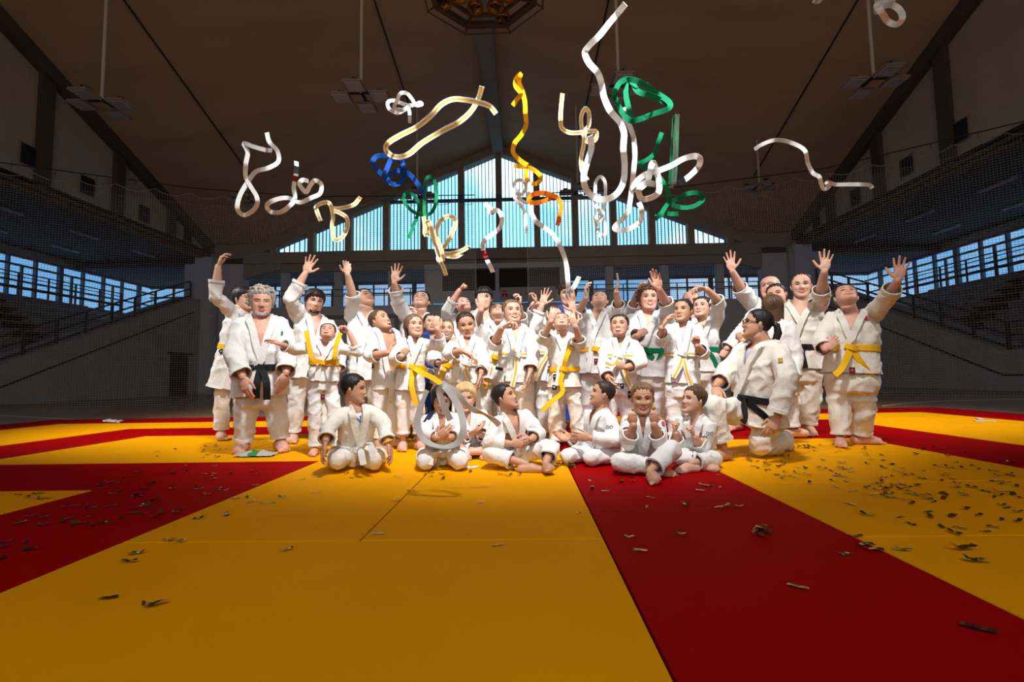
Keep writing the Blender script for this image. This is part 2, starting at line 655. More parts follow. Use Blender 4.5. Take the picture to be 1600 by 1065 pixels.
p0, p1 = P(784, 454, 29.36), P(792.5, 464, 29.36)
b.box((p0.x, 29.355, p1.z), (p1.x, 29.369, p0.z))
b.box((p0.x, 29.35, p1.z + .26), (p1.x, 29.356, p1.z + .31), 1)
cx = (p0.x + p1.x) / 2
b.prism([(cx - .05, 29.35, p1.z), (cx + .05, 29.35, p1.z), (cx + .03, 29.35, p1.z + .12), (cx, 29.35, p1.z + .2), (cx - .03, 29.35, p1.z + .12)], (0, .006, 0), 1)
b.build('emblem', [mat('sign_red', (.45, .02, .04), .6), M['white']], sg_)


def text(body, size, loc, rotm, m, name, parent, ext=0.002):
    cu = bpy.data.curves.new(name, 'FONT')
    cu.body = body
    cu.size = size
    cu.extrude = ext
    cu.align_x = 'CENTER'
    cu.align_y = 'CENTER'
    ob = bpy.data.objects.new(name, cu)
    COL.objects.link(ob)
    ob.matrix_world = Matrix.Translation(V(loc)) @ rotm.to_4x4()
    dg = bpy.context.evaluated_depsgraph_get()
    me = bpy.data.meshes.new_from_object(ob.evaluated_get(dg))
    me.transform(ob.matrix_world)
    bpy.data.objects.remove(ob)
    me.materials.clear()
    me.materials.append(m)
    return link(name, me, parent)


RX = Matrix.Rotation(rad(90), 3, 'X')
M['signtext'] = mat('sign_text', (.12, .12, .16), .6)
text('TC', .30, P(798, 463, 29.36), RX, M['signtext'], 'sign_text', sg_)
text('Trento', .30, P(832, 461, 29.36), RX, M['signtext'], 'sign_text', sg_)
# gates of the far wall
for k, (u0, u1, nn) in enumerate(((513, 620, 2), (945, 1040, 3))):
    b = MB()
    x0, x1 = P(u0, 500, 29.9).x, P(u1, 500, 29.9).x
    zt_ = 4.55
    for a in (x0, (x0 + x1) / 2, x1):
        b.box((a - .12, 29.86, ZF), (a + .12, 29.96, zt_))
    b.box((x0 - .12, 29.86, zt_ - .12), (x1 + .12, 29.96, zt_ + .12))
    b.build('door_%d' % nn, M['frame'], kind='structure')

# --- hanging floodlight clusters
def flood(px, Y, z, nm_, far):
    x = P(px, 300, Y).x
    o = empty('floodlight_cluster', (x, Y, z), nm_, 'ceiling lamp', 'hanging floodlight clusters')
    b = MB()
    b.tube([(x, Y, z + .1), (x, Y, roof_z(x, Y) - .02)], .05, 8)
    b.build('pole', M['steel'], o)
    b = MB()
    b.bar((x - .75, Y, z + .12), (x + .75, Y, z + .12), .07, .07)
    b.bar((x, Y - .75, z + .16), (x, Y + .75, z + .16), .07, .07)
    b.build('crossbar', M['dark'], o)
    for dx, dy in ((-.62, 0), (.62, 0), (0, -.62), (0, .62)):
        b = MB()
        c = V((x + dx, Y + dy, z))
        b.box(c - V((.29, .29, .05)), c + V((.29, .29, .03)))
        hd = b.build('lamp_head', M['lampback'], o)
        b = MB()
        b.box(c + V((-.25, -.25, -.065)), c + V((.25, .25, -.05)))
        b.build('lens', M['bluegrey'], hd)
        b = MB()
        b.box(c + V((-.1, -.06, .03)), c + V((.1, .06, .2)))
        b.build('ballast', M['dark'], hd)


for px, nm_ in ((152, 'floodlight cluster hanging over the left side, far left of the front row'), (563, 'floodlight cluster hanging left of the roof ridge, in the front row'), (972, 'floodlight cluster hanging right of the roof ridge behind the tall white belt'), (1378, 'floodlight cluster hanging over the right side, far right of the front row')):
    flood(px, 15.0, 9.75, nm_, 0)
for px, nm_ in ((385, 'distant floodlight cluster behind the net at left'), (652, 'distant floodlight cluster before the left half of the gable window'), (903, 'distant floodlight cluster before the right half of the gable window'), (1187, 'distant floodlight cluster behind the net at right')):
    flood(px, 23.7, 9.75, nm_, 1)

# stay cables under the roof
for (p, q, nm_) in (((190, -5), (392, 275), 'outer left'), ((583, -5), (641, 170), 'inner left'), ((952, -5), (905, 215), 'inner right'), ((1343, -5), (1178, 275), 'outer right')):
    pts = []
    for k in range(9):
        u = p[0] + (q[0] - p[0]) * k / 8
        w = p[1] + (q[1] - p[1]) * k / 8
        d = ray(u, w)
        lo, hi = 5.0, 29.5
        for _ in range(40):
            mid = (lo + hi) / 2
            c = CAM + d * (mid / d.y)
            if c.z < roof_z(c.x, c.y) - .06:
                lo = mid
            else:
                hi = mid
        pts.append(CAM + d * (lo / d.y))
    b = MB()
    b.tube(pts, .035, 6)
    b.build('stay_cable', M['dark'], label='thin dark %s cable running along the roof underside' % nm_, cat='cable', group='roof cables')

# octagonal lamp ring under the ridge
o = empty('lamp_ring', (-.8, 11.0, 9.95), 'dark octagonal lighting ring with amber lamps under the roof ridge', 'chandelier')
c0 = V((-.8, 11.0, 9.95))
b = MB()
oc = lambda r, k: c0 + V((r * math.sin(rad(22.5 + 45 * k)), r * math.cos(rad(22.5 + 45 * k)), 0))
for k in range(8):
    b.bar(oc(1.33, k), oc(1.33, k + 1), .12, .14)
    b.bar(oc(.95, k), oc(.95, k + 1), .07, .08)
    b.bar(oc(.3, k), oc(1.33, k), .06, .08)
    b.tube([oc(1.55, k) - V((0, 0, .1)), oc(1.55, k + 1) - V((0, 0, .1))], .022, 6)
    b.tube([oc(1.33, k), oc(1.58, k) - V((0, 0, .1))], .03, 6)
b.build('ring_frame', M['beam_dark'], o)
b = MB()
for k in range(4):
    b.tube([oc(1.2, 2 * k), oc(.4, 2 * k) + V((0, 0, 5.7))], .02, 6)
b.build('suspension_rod', M['dark'], o)
M['amber'] = mat('amber_reflector', (.55, .26, .07), .25, metal=.9)
M['lamp_dark'] = mat('lamp_bulb_glass', (.08, .06, .05), .2)
for k in range(8):
    for r in (.66, 1.1):
        if r > 1 and k % 2:
            continue
        p = c0 + V((r * math.sin(rad(22.5 + 45 * k)), r * math.cos(rad(22.5 + 45 * k)), -.02))
        b = MB()
        n = 16
        prof = ((.07, .3), (.12, .26), (.19, .1), (.215, -.03), (.2, -.05), (.11, .12), (.05, .18))
        for (rr, zz) in prof:
            for q in range(n):
                a = 2 * math.pi * q / n
                b.v.append(tuple(p + V((rr * math.cos(a), rr * math.sin(a), zz))))
        for j in range(len(prof) - 1):
            for q in range(n):
                w = (q + 1) % n
                b.f.append((j * n + q, j * n + w, (j + 1) * n + w, (j + 1) * n + q))
                b.m.append(0)
        lp = b.build('bell_lamp', M['amber'], o, smooth=True)
        b = MB()
        b.ell(p + V((0, 0, .02)), (.06, .06, .1), None, 10, 8)
        b.build('bulb', M['lamp_dark'], lp, smooth=True)

# --- ball-stop nets on a curved track around the mats
def net(plan, name_label, cell=.068):
    pts = [V((x, y, 0)) for x, y in plan]
    L = [0]
    for p, q in zip(pts[:-1], pts[1:]):
        L.append(L[-1] + (q - p).length)

    def at(s):
        for i in range(len(pts) - 1):
            if s <= L[i + 1] or i == len(pts) - 2:
                return pts[i].lerp(pts[i + 1], (s - L[i]) / (L[i + 1] - L[i]))
    zt_ = lambda s: 6.62 + .17 * abs(math.sin(math.pi * s / 0.95)) ** .8 * -1 + .17
    b = MB()
    ncol = int(L[-1] / cell)
    r = .0034
    for i in range(ncol + 1):
        s = i * cell
        p = at(min(s, L[-1]))
        t_ = zt_(s)
        i0 = len(b.v)
        b.v += [(p.x - r, p.y, ZF), (p.x + r, p.y, ZF), (p.x + r, p.y, t_), (p.x - r, p.y, t_)]
        b.f.append((i0, i0 + 1, i0 + 2, i0 + 3))
        b.m.append(0)
    step = L[-1] / max(1, int(L[-1] / 1.2))
    ks = int(round(L[-1] / step))
    nrow = int(6.55 / cell)
    for j in range(nrow):
        z = ZF + j * cell
        for k in range(ks):
            p, q = at(k * step), at(min((k + 1) * step, L[-1]))
            b.quad((p.x, p.y, z - r), (q.x, q.y, z - r), (q.x, q.y, z + r), (p.x, p.y, z + r))
    q = [V((*at(min(s, L[-1])).xy, zt_(s))) for s in np.arange(0, L[-1], .11)]
    b.tube(q, .010, 5)
    for s in (0.01, L[-1] - .01):
        p = at(s)
        b.tube([(p.x, p.y, ZF), (p.x, p.y, 6.7)], .012, 5)
    tr = [V((*at(s).xy, 6.95)) for s in np.linspace(0, L[-1], 24)]
    o_ = empty('ball_net', (pts[0].x, pts[0].y, ZF), name_label, 'net', 'ball-stop nets')
    b.build('netting', M['net'], o_)
    t = MB()
    t.tube(tr, .018, 5)
    for s in np.arange(0.475, L[-1], .95):
        p = at(s)
        t.tube([(p.x, p.y, zt_(s + .475) + .0), (p.x, p.y, 6.96)], .006, 4)
    t.build('track_cable', M['dark'], o_)


net([(-16.5, 12.0), (-14.6, 13.1), (-10.6, 15.2), (-7.2, 16.2), (-1.55, 16.4)], 'grey ball-stop net with scalloped top hanging at left')
net([(.2, 16.4), (5, 16.2), (9.4, 14.9), (12.9, 12.2), (15, 10.2)], 'grey ball-stop net with scalloped top hanging at right')

# ------------------------------------------------------------------ judo mats
GX = [-9.205 + 1.06 * i for i in range(17)]     # 0..16
GY = [-0.98 + 1.05 * j for j in range(11)]      # 0..10 ; GY[2]=1.12
GX0 = {round(x, 3): i for i, x in enumerate(GX)}


def colour(i, j):
    """colour of the square i (across) j (deep): rings of red and yellow"""
    x, y = i, j
    if x <= 0 or x >= 15 or y >= 9:
        return 'r'                              # outer border
    if x in (1, 2) or x in (13, 14) or y == 8:
        return 'y'
    if x in (3,) or x == 12 or y == 7:
        return 'r'                              # inner ring
    if x >= 9 and y == 6 and x <= 12:
        return 'r'
    if x == 9:
        return 'r'
    if y == 4 and x <= 6:
        return 'r'
    if x == 6 and y <= 4:
        return 'r'
    return 'y'


placed = {}
mats_list = []


def lay(i0, j0, w, d):
    cs = {colour(i, j) for i in range(i0, i0 + w) for j in range(j0, j0 + d)}
    if len(cs) != 1 or any((i, j) in placed for i in range(i0, i0 + w) for j in range(j0, j0 + d)):
        return False
    for i in range(i0, i0 + w):
        for j in range(j0, j0 + d):
            placed[i, j] = 1
    mats_list.append((i0, j0, w, d, cs.pop()))
    return True


for a in ((7, 2, 2, 1), (7, 3, 1, 2), (8, 3, 1, 2), (7, 1, 2, 1), (7, 5, 2, 1), (7, 6, 2, 1)):
    lay(*a)
for j in range(0, 10):
    for i in range(0, 16):
        if (i, j) in placed:
            continue
        vertical = i in (0, 3, 6, 9, 12, 15)
        opts = ((1, 2), (2, 1)) if vertical else ((2, 1), (1, 2))
        for w, d in opts:
            if i + w <= 16 and j + d <= 10 and lay(i, j, w, d):
                break
        else:
            lay(i, j, 1, 1)
ordn = ['nearest', 'second', 'third', 'fourth', 'fifth', 'sixth', 'seventh', 'eighth', 'ninth', 'tenth']
zones = {}
for (i0, j0, w, d, c) in mats_list:
    cx, cy = GX[i0] + .53 * w, GY[j0] + .525 * d
    px = 800 + 765 * (cx / max(cy, .3))
    g = MB()
    e = .004
    lo = V((GX[i0] + e, GY[j0] + e, ZF + .001))
    hi = V((GX[i0 + w] - e, GY[j0 + d] - e, 0))
    bm = bmesh.new()
    bmesh.ops.create_cube(bm, size=1)
    for v in bm.verts:
        v.co = V([lo[k] if v.co[k] < 0 else hi[k] for k in range(3)])
    bmesh.ops.bevel(bm, geom=[e_ for e_ in bm.edges if min(v.co.z for v in e_.verts) > -.01], offset=.004, segments=1, affect='EDGES')
    me = bpy.data.meshes.new('judo_mat')
    bm.to_mesh(me)
    bm.free()
    me.materials.append(M['yellow_mat' if c == 'y' else 'red_mat'])
    row = ordn[j0]
    side_ = 'left' if cx < -.3 else 'right'
    k = (row, c, side_)
    colm = ordn[sum(1 for m_ in mats_list if m_[1] == j0 and m_[4] == c and ((GX[m_[0]] + .53 * m_[2] < -.3) == (cx < -.3)) and abs(GX[m_[0]] + .53 * m_[2] + .2) < abs(cx + .2) - .01)]
    lab = '%s judo mat in the %s row of mats, %s %s one %s of the middle' % ('yellow' if c == 'y' else 'red', row, colm, 'yellow' if c == 'y' else 'red', side_)
    link('judo_mat', me, label=lab, cat='mat', group='judo mats on the hall floor')
# ------------------------------------------------------------------ people
def remesh(mb, voxel, smooth=0, name='tmp'):
    me = mb.mesh(name, [])
    o = bpy.data.objects.new(name, me)
    COL.objects.link(o)
    md = o.modifiers.new('r', 'REMESH')
    md.mode = 'VOXEL'
    md.voxel_size = voxel
    if smooth:
        sm = o.modifiers.new('s', 'SMOOTH')
        sm.factor = 0.5
        sm.iterations = smooth
    dg = bpy.context.evaluated_depsgraph_get()
    ev = o.evaluated_get(dg)
    em = ev.to_mesh()
    n = len(em.vertices)
    co = np.empty(n * 3)
    em.vertices.foreach_get('co', co)
    no = np.empty(n * 3)
    em.vertices.foreach_get('normal', no)
    fs = [tuple(p.vertices) for p in em.polygons]
    ev.to_mesh_clear()
    bpy.data.objects.remove(o)
    bpy.data.meshes.remove(me)
    return co.reshape(-1, 3), no.reshape(-1, 3), fs


def loft(mb, st, n=20):
    """closed loft through elliptical stations (centre, half axis vector, half axis vector)"""
    i0 = len(mb.v)
    for c, ax, ay in st:
        for q in range(n):
            a = 2 * math.pi * q / n
            ca, sa = math.cos(a), math.sin(a)
            e = .82
            mb.v.append(tuple(c + ax * (math.copysign(abs(ca) ** e, ca)) + ay * (math.copysign(abs(sa) ** e, sa))))
    for k in range(len(st) - 1):
        for q in range(n):
            w = (q + 1) % n
            mb.f.append((i0 + k * n + q, i0 + k * n + w, i0 + (k + 1) * n + w, i0 + (k + 1) * n + q))
            mb.m.append(0)
    mb.f.append(tuple(i0 + q for q in range(n - 1, -1, -1)))
    e = i0 + (len(st) - 1) * n
    mb.f.append(tuple(e + q for q in range(n)))
    mb.m += [0, 0]


def capsule(mb, pts, rs, n=14):
    """tapered limb with rounded ends"""
    pts = [V(p) for p in pts]
    T0 = (pts[0] - pts[1]).normalized()
    T1 = (pts[-1] - pts[-2]).normalized()
    P2 = [pts[0] + T0 * rs[0] * .85, pts[0] + T0 * rs[0] * .5] + pts + [pts[-1] + T1 * rs[-1] * .5, pts[-1] + T1 * rs[-1] * .85]
    R2 = [rs[0] * .45, rs[0] * .85] + list(rs) + [rs[-1] * .85, rs[-1] * .45]
    mb.tube(P2, R2, n)


# ---- hand templates, length 1, fingers +Y, palm normal +Z, thumb +X
def hand_template(curl, splay, thumb):
    mb = MB()
    mb.tube([(0, -.13, 0), (0, -.04, 0), (0, .06, 0)], [.10, .122, .14], 12)
    mb.ell((-.005, .27, 0), (.215, .30, .085), None, 16, 10)
    mb.ell((.12, .17, .045), (.1, .17, .075), None, 12, 8)
    mb.ell((-.03, .46, -.005), (.19, .09, .07), None, 12, 8)
    for k, (x, y, L, r) in enumerate(((.155, .48, .40, .053), (.052, .52, .46, .054), (-.052, .50, .42, .051), (-.150, .44, .32, .044))):
        a = rad(splay * (1.5 - k))
        c = curl if not isinstance(curl, tuple) else curl[k]
        d = V((math.sin(a), math.cos(a), 0))
        p = V((x, y - .06, 0))
        pts, rs = [p], [r * 1.05]
        ang = 0
        for seg, f in ((.06 + L * .42, 1.0), (L * .32, 1.25), (L * .26, .8)):
            ang += rad(c * f)
            dd = d * math.cos(ang) + V((0, 0, 1)) * math.sin(ang)
            p = p + dd * seg
            pts.append(p)
            rs.append(rs[-1] * .92)
        capsule(mb, pts, rs, 9)
    t0 = V((.13, .10, .03))
    t1 = t0 + V(thumb[0]).normalized() * .23
    t2 = t1 + V(thumb[1]).normalized() * .17
    t3 = t2 + V(thumb[1]).normalized() * .10
    capsule(mb, [t0, t1, t2, t3], [.08, .063, .055, .045], 9)
    return remesh(mb, .021, 2)


HANDS = {
    'open': hand_template(7, 11, ((.85, .6, .1), (.65, .85, .1))),
    'curl': hand_template((22, 28, 30, 34), 5, ((.75, .65, .35), (.3, .9, .3))),
    'bent': hand_template((38, 42, 46, 50), 4, ((.6, .7, .5), (.1, .9, .4))),
    'fist': hand_template((72, 78, 80, 82), 1, ((.5, .7, .6), (-.5, .6, .5))),
    'soft': hand_template((12, 17, 21, 25), 3, ((.6, .85, .2), (.25, 1, .2))),
}

# ---- head template, chin to crown = 1
KZ = [-.50, -.495, -.47, -.43, -.37, -.29, -.19, -.06, .07, .19, .29, .37, .435, .48, .50]
KX = [0, .065, .125, .175, .222, .258, .287, .308, .322, .328, .312, .268, .20, .115, 0]
KF = [.22, .285, .332, .348, .348, .342, .345, .352, .366, .362, .328, .262, .165, .055, -.05]
KB = [.12, .05, -.0, -.06, -.13, -.21, -.29, -.37, -.42, -.43, -.405, -.35, -.275, -.175, -.05]


def hprof(z):
    return np.interp(z, KZ, KX), np.interp(z, KZ, KF), np.interp(z, KZ, KB)


def feat(x, z, smile, opn, child):
    """relief of the face at lateral x, height z"""
    ax = abs(x)
    g = lambda u, s: math.exp(-(u / s) ** 2)
    d = 0.0
    # nose
    if -.22 < z < .10:
        if z > -.13:
            k = (.10 - z) / .23
            hgt = .010 + (.066 if child else .10) * k ** 1.3
        else:
            k = max(0, (z + .22) / .09)
            hgt = (.076 if child else .11) * k ** .7
        w = .034 + .034 * max(0, min(1, (.02 - z) / .13))
        d += hgt * g(x, w)
        d += .03 * g(ax - .058, .026) * g(z + .15, .03)
    d -= .045 * g(ax - .135, .075) * g(z - .015, .05)
    d += .022 * g(ax - .13, .11) * g(z - .095, .032)
    d += (.018 + .028 * smile) * g(ax - .18, .075) * g(z + .125, .07)
    d += .020 * g(x, .09) * g(z + .262, .022) + .018 * g(x, .08) * g(z + .305, .02)
    d -= .016 * g(x, .12) * g(z + .283, .009)
    d += .024 * g(x, .085) * g(z + .43, .05)
    d -= .014 * g(x, .10) * g(z + .345, .02)
    d -= .012 * smile * g(ax - .165, .02) * g(z + .24, .07)
    return d


def hsurf(x, z, smile=0, opn=0, child=1):
    wx, yf, yb = hprof(z)
    cy = (yf + yb) / 2 + .02
    s = max(-.999, min(.999, x / max(wx, 1e-6)))
    y = cy + (yf - cy) * math.sqrt(1 - s * s) ** .8
    return y + feat(x, z, smile, opn, child)


HC = {}


def head_template(mouth, eyes, child):
    """materials: 0 skin 1 lip 2 eye white 3 iris 4 mouth 5 teeth 6 brow/lash"""
    k = (mouth, eyes, child)
    if k in HC:
        return HC[k]
    smile = {'smile': 1, 'teeth': 1, 'open': .8, 'closed': 0, 'wide': .8}[mouth]
    mb = MB()
    NA, NZ = 84, 58
    aa = []
    for i in range(NA):
        u = i / NA * 2 - 1                       # -1..1, 0 = front
        aa.append(math.pi * (0.42 * u + .58 * u * abs(u) ** 1.2))
    zz = [-.5 * math.cos(math.pi * (j + .0) / NZ) for j in range(NZ + 1)]
    zz = [z if abs(z) > .49 else z for z in zz]
    for z in zz:
        wx, yf, yb = hprof(z)
        cy = (yf + yb) / 2 + .02
        for a in aa:
            s, c = math.sin(a), math.cos(a)
            x = wx * s
            if c >= 0:
                y = cy + (yf - cy) * c ** .8
                wgt = min(1, c * 2.2)
                y += feat(x, z, smile, 0, child) * wgt
            else:
                y = cy + (cy - yb) * -(-c) ** .9
            mb.v.append((x, y, z))
    for j in range(NZ):
        for i in range(NA):
            w = (i + 1) % NA
            mb.f.append((j * NA + i, j * NA + w, (j + 1) * NA + w, (j + 1) * NA + i))
            mb.m.append(0)
    for sg in (-1, 1):
        # ears
        Re = Matrix.Rotation(sg * rad(-22), 3, 'Z') @ Matrix.Rotation(rad(-10), 3, 'X')
        mb.ell((sg * .325, -.035, -.03), (.032, .068, .105), Re, 14, 10)
        mb.ell((sg * .345, -.028, -.02), (.02, .04, .065), Re, 10, 8, 1 if False else 0)
        # eyes
        ex, ez = sg * .135, .018
        ey = hsurf(ex, ez, smile, 0, child)
        es = {'open': .030, 'squint': .019, 'shut': .0}[eyes]
        Rz = Matrix.Rotation(-sg * rad(16), 3, 'Z')
        if es:
            ec = 1.2 if child else 1.0
            mb.ell((ex, ey - .012, ez), (.058 * ec, .034, es * ec), Rz, 14, 8, 2)
            mb.ell((ex, ey + .007, ez), (.029 * ec, .018, min(.029, es) * ec), Rz, 10, 8, 3)
        lid = [(ex + t * .066, hsurf(ex + t * .066, ez + .03, smile, 0, child) + .006, ez + es * .95 * (1 - t * t) + (-.006 if es else -.012 + .018 * (1 - t * t))) for t in (-1, -.6, -.2, .2, .6, 1)]
        mb.tube(lid, [.005, .009, .011, .011, .009, .005], 5, 6)
        bw = [(sg * xx, hsurf(sg * xx, bz, smile, 0, child) + .003, bz) for xx, bz in ((.06, .088), (.11, .108), (.165, .110), (.215, .088))]
        mb.tube(bw, [.007, .012, .010, .005] if child else [.010, .016, .014, .006], 5, 6)
        # nostril
        mb.ell((sg * .033, hsurf(sg * .033, -.19, smile, 0, child) + .004, -.178), (.016, .012, .010), None, 8, 6, 4)
    # mouth
    def arc(hw, z0, lift, r, m, dy=.0, n=9):
        pts, rs = [], []
        for i in range(n):
            t = -1 + 2 * i / (n - 1)
            x, z = hw * t, z0 + lift * t * t
            pts.append((x, hsurf(x, z, smile, 0, child) + dy, z))
            rs.append(r * (1 - .75 * t * t) + .002)
        mb.tube(pts, rs, 6, m)
    if mouth == 'closed':
        arc(.098, -.268, .0, .017, 1)
        arc(.085, -.300, .008, .019, 1)
        arc(.102, -.284, .0, .006, 4, .008)
    elif mouth == 'smile':
        arc(.125, -.272, .030, .015, 1)
        arc(.112, -.306, .050, .018, 1)
        arc(.130, -.288, .036, .007, 4, .008)
    else:
        hh_, hw_, zc = {'teeth': (.030, .125, -.282), 'open': (.060, .112, -.300), 'wide': (.085, .10, -.315)}[mouth]
        # opening as a dished patch, its teeth, its lips
        n = 18
        c = V((0, hsurf(0, zc, smile, 0, child) - .015, zc + (.012 if mouth == 'teeth' else 0)))
        up = lambda t: zc + hh_ * (1 - t * t) * (.55 if mouth == 'teeth' else 1) + (.030 * t * t if mouth == 'teeth' else .01 * t * t)
        lo = lambda t: zc - hh_ * (1 - t * t) + (.030 * t * t if mouth == 'teeth' else .01 * t * t)
        T = [-1 + 2 * i / n for i in range(n + 1)]
        for i in range(n):
            q = []
            for t, f in ((T[i], lo), (T[i + 1], lo), (T[i + 1], up), (T[i], up)):
                x = hw_ * t
                q.append((x, hsurf(x, f(t), smile, 0, child) + .008, f(t)))
            mb.quad(*q, m=4)
            q = []
            tt = .8 if mouth == 'teeth' else .35
            for t, f in ((T[i], 1), (T[i + 1], 1), (T[i + 1], 0), (T[i], 0)):
                x = hw_ * t * .9
                z = up(t) - (up(t) - lo(t)) * (tt if f else .02)
                q.append((x, hsurf(x, z, smile, 0, child) + .013, z))
            mb.quad(*q, m=5)
        for f, r in ((up, .014), (lo, .017)):
            pts = [(hw_ * t, hsurf(hw_ * t, f(t), smile, 0, child) + .006, f(t)) for t in T[::2]]
            mb.tube(pts, [r * (1 - .5 * t * t) for t in T[::2]], 6, 1)
    HC[k] = mb
    return mb


def hair_mesh(style, seed):
    """hair shell in head coordinates"""
    mb = MB()
    rnd = random.Random(seed)
    NA, NR = 72, 22
    thick = {'short': .045, 'crop': .022, 'fringe': .075, 'curly': .10, 'long': .055, 'tied': .035, 'recede': .035, 'bald': .02, 'bob': .07}[style]
    pts = {'short': ((0, .30), (35, .29), (55, .17), (72, .10), (84, -.06), (98, .02), (120, -.16), (180, -.30)),
           'crop': ((0, .31), (35, .30), (55, .20), (72, .12), (84, -.02), (98, .04), (120, -.12), (180, -.26)),
           'fringe': ((0, .17), (30, .15), (50, .12), (70, .02), (84, -.10), (98, -.04), (120, -.22), (180, -.34)),
           'curly': ((0, .26), (35, .25), (55, .16), (72, .04), (84, -.12), (98, -.12), (120, -.2), (180, -.32)),
           'long': ((0, .32), (20, .28), (45, .16), (62, .02), (75, -.16), (98, -.25), (120, -.34), (180, -.38)),
           'bob': ((0, .24), (20, .22), (45, .12), (62, -.02), (75, -.16), (98, -.25), (120, -.34), (180, -.38)),
           'tied': ((0, .33), (30, .31), (55, .20), (72, .10), (84, -.04), (98, .0), (120, -.18), (180, -.32)),
           'recede': ((0, .40), (20, .42), (38, .36), (55, .24), (72, .14), (84, -.04), (98, .02), (120, -.14), (180, -.28)),
           'bald': ((0, .5), (60, .45), (75, .12), (86, -.04), (98, .0), (120, -.12), (180, -.26))}[style]
    if style == 'bald':
        rng = [rad(70) + (rad(220)) * i / NA for i in range(NA + 1)]
    else:
        rng = [2 * math.pi * i / NA for i in range(NA + 1)]
    for a in rng:
        d = math.degrees(a) % 360
        d = 360 - d if d > 180 else d
        z0 = np.interp(d, [p[0] for p in pts], [p[1] for p in pts])
        z0 += .022 * math.sin(a * 17 + seed) + .02 * math.sin(a * 29 + 2 * seed)
        z1 = .5 if style != 'bald' else min(.5, z0 + .22)
        z0 = min(z0, z1 - .03)
        for j in range(NR + 1):
            u = j / NR
            ph = math.acos(max(-1, min(1, -2 * z0)))
            p1 = math.acos(max(-1, min(1, -2 * z1)))
            z = -.5 * math.cos(ph + (p1 - ph) * u)
            wx, yf, yb = hprof(z)
            cy = (yf + yb) / 2 + .02
            s, c = math.sin(a), math.cos(a)
            x = wx * s
            y = cy + ((yf - cy) * c ** .8 if c >= 0 else (cy - yb) * -(-c) ** .9)
            p = V((x, y, z))
            dr = V((x, y + .03, max(z, -.1) * .8 + .1)).normalized()
            t = thick * min(1, u * (5 if style != 'bald' else 3)) ** .6
            if style == 'bald':
                t *= min(1, (1 - u) * 3)
            if style in ('crop', 'short'):
                t *= .55 + .6 * min(1, max(0, (z + .1) / .4))
            if style == 'curly':
                t *= 1 + .55 * noise.noise(p * 9 + V((seed, 0, 0))) + .3 * noise.noise(p * 21)
            else:
                t *= 1 + .28 * noise.noise(V((p.x * 16, p.y * 6, p.z * 5)) + V((seed, 3, 1)))
                t += .012 * noise.noise(V((a * 14, z * 3, seed)))
            if u == 0:
                t = -.012
            p = p + dr * t
            mb.v.append(tuple(p))
    n = len(rng)
    for i in range(n - 1):
        for j in range(NR):
            k = i * (NR + 1) + j
            mb.f.append((k, k + NR + 1, k + NR + 2, k + 1))
            mb.m.append(0)
    if style == 'curly':
        for _ in range(150):
            a = rnd.uniform(0, 2 * math.pi)
            d = math.degrees(a)
            d = 360 - d if d > 180 else d
            z0 = np.interp(d, [p[0] for p in pts], [p[1] for p in pts])
            z = rnd.uniform(z0 + .07, .48)
            wx, yf, yb = hprof(z)
            cy = (yf + yb) / 2 + .02
            s, c = math.sin(a), math.cos(a)
            p = V((wx * s, cy + ((yf - cy) * c if c >= 0 else (cy - yb) * c), z))
            dr = V((p.x, p.y, p.z + .05)).normalized()
            r = rnd.uniform(.028, .048)
            mb.ell(p + dr * (thick + rnd.uniform(-.02, .035)), (r, r * .8, r), Matrix.Rotation(rnd.uniform(0, 3), 3, 'X'), 8, 6)
    if style in ('long', 'bob'):
        zend = -.85 if style == 'long' else -.55
        for lay in (0, 1):
            i0 = len(mb.v)
            NC, NV = 44, 12
            for i in range(NC + 1):
                a = rad(74) + rad(212) * i / NC
                s, c = math.sin(a), math.cos(a)
                for j in range(NV + 1):
                    u = j / NV
                    z = .12 + (zend - .12 + .05 * math.sin(i * 1.9)) * u
                    wx, yf, yb = hprof(max(z, -.05))
                    w = .03 + .035 * (1 - lay) + .02 * math.sin(i * 2.3 + j * .2)
                    cy = -.03
                    sh = 1 - .12 * u * (1 if style == 'long' else .6)
                    x = (wx + w) * s * sh
                    y = cy + (cy - yb + w) * c * sh if c < 0 else cy + .25 * c
                    if lay and j == NV:
                        z += .02
                    mb.v.append((x, y, z))
            for i in range(NC):
                for j in range(NV):
                    k = i0 + i * (NV + 1) + j
                    mb.f.append((k, k + 1, k + NV + 2, k + NV + 1))
                    mb.m.append(0)
    return mb


SKINM = {}


def skin_set(tone, hairc, eye=(.05, .03, .02)):
    k = (tone, hairc)
    if k not in SKINM:
        base = {'fair': (.66, .39, .285), 'tan': (.57, .31, .20), 'pink': (.67, .355, .265)}[tone]
        if ('sk', tone) not in SKINM:
            SKINM['sk', tone] = [mat('skin_' + tone, base, .5, .07, 9, .06, 60, spec=.35), mat('lip_' + tone, (base[0] * .82, base[1] * .48, base[2] * .5), .4)]
        SKINM[k] = SKINM['sk', tone] + [M['eyewhite'], M['iris'], M['mouth'], M['teeth'], HAIR[hairc]]
    return SKINM[k]


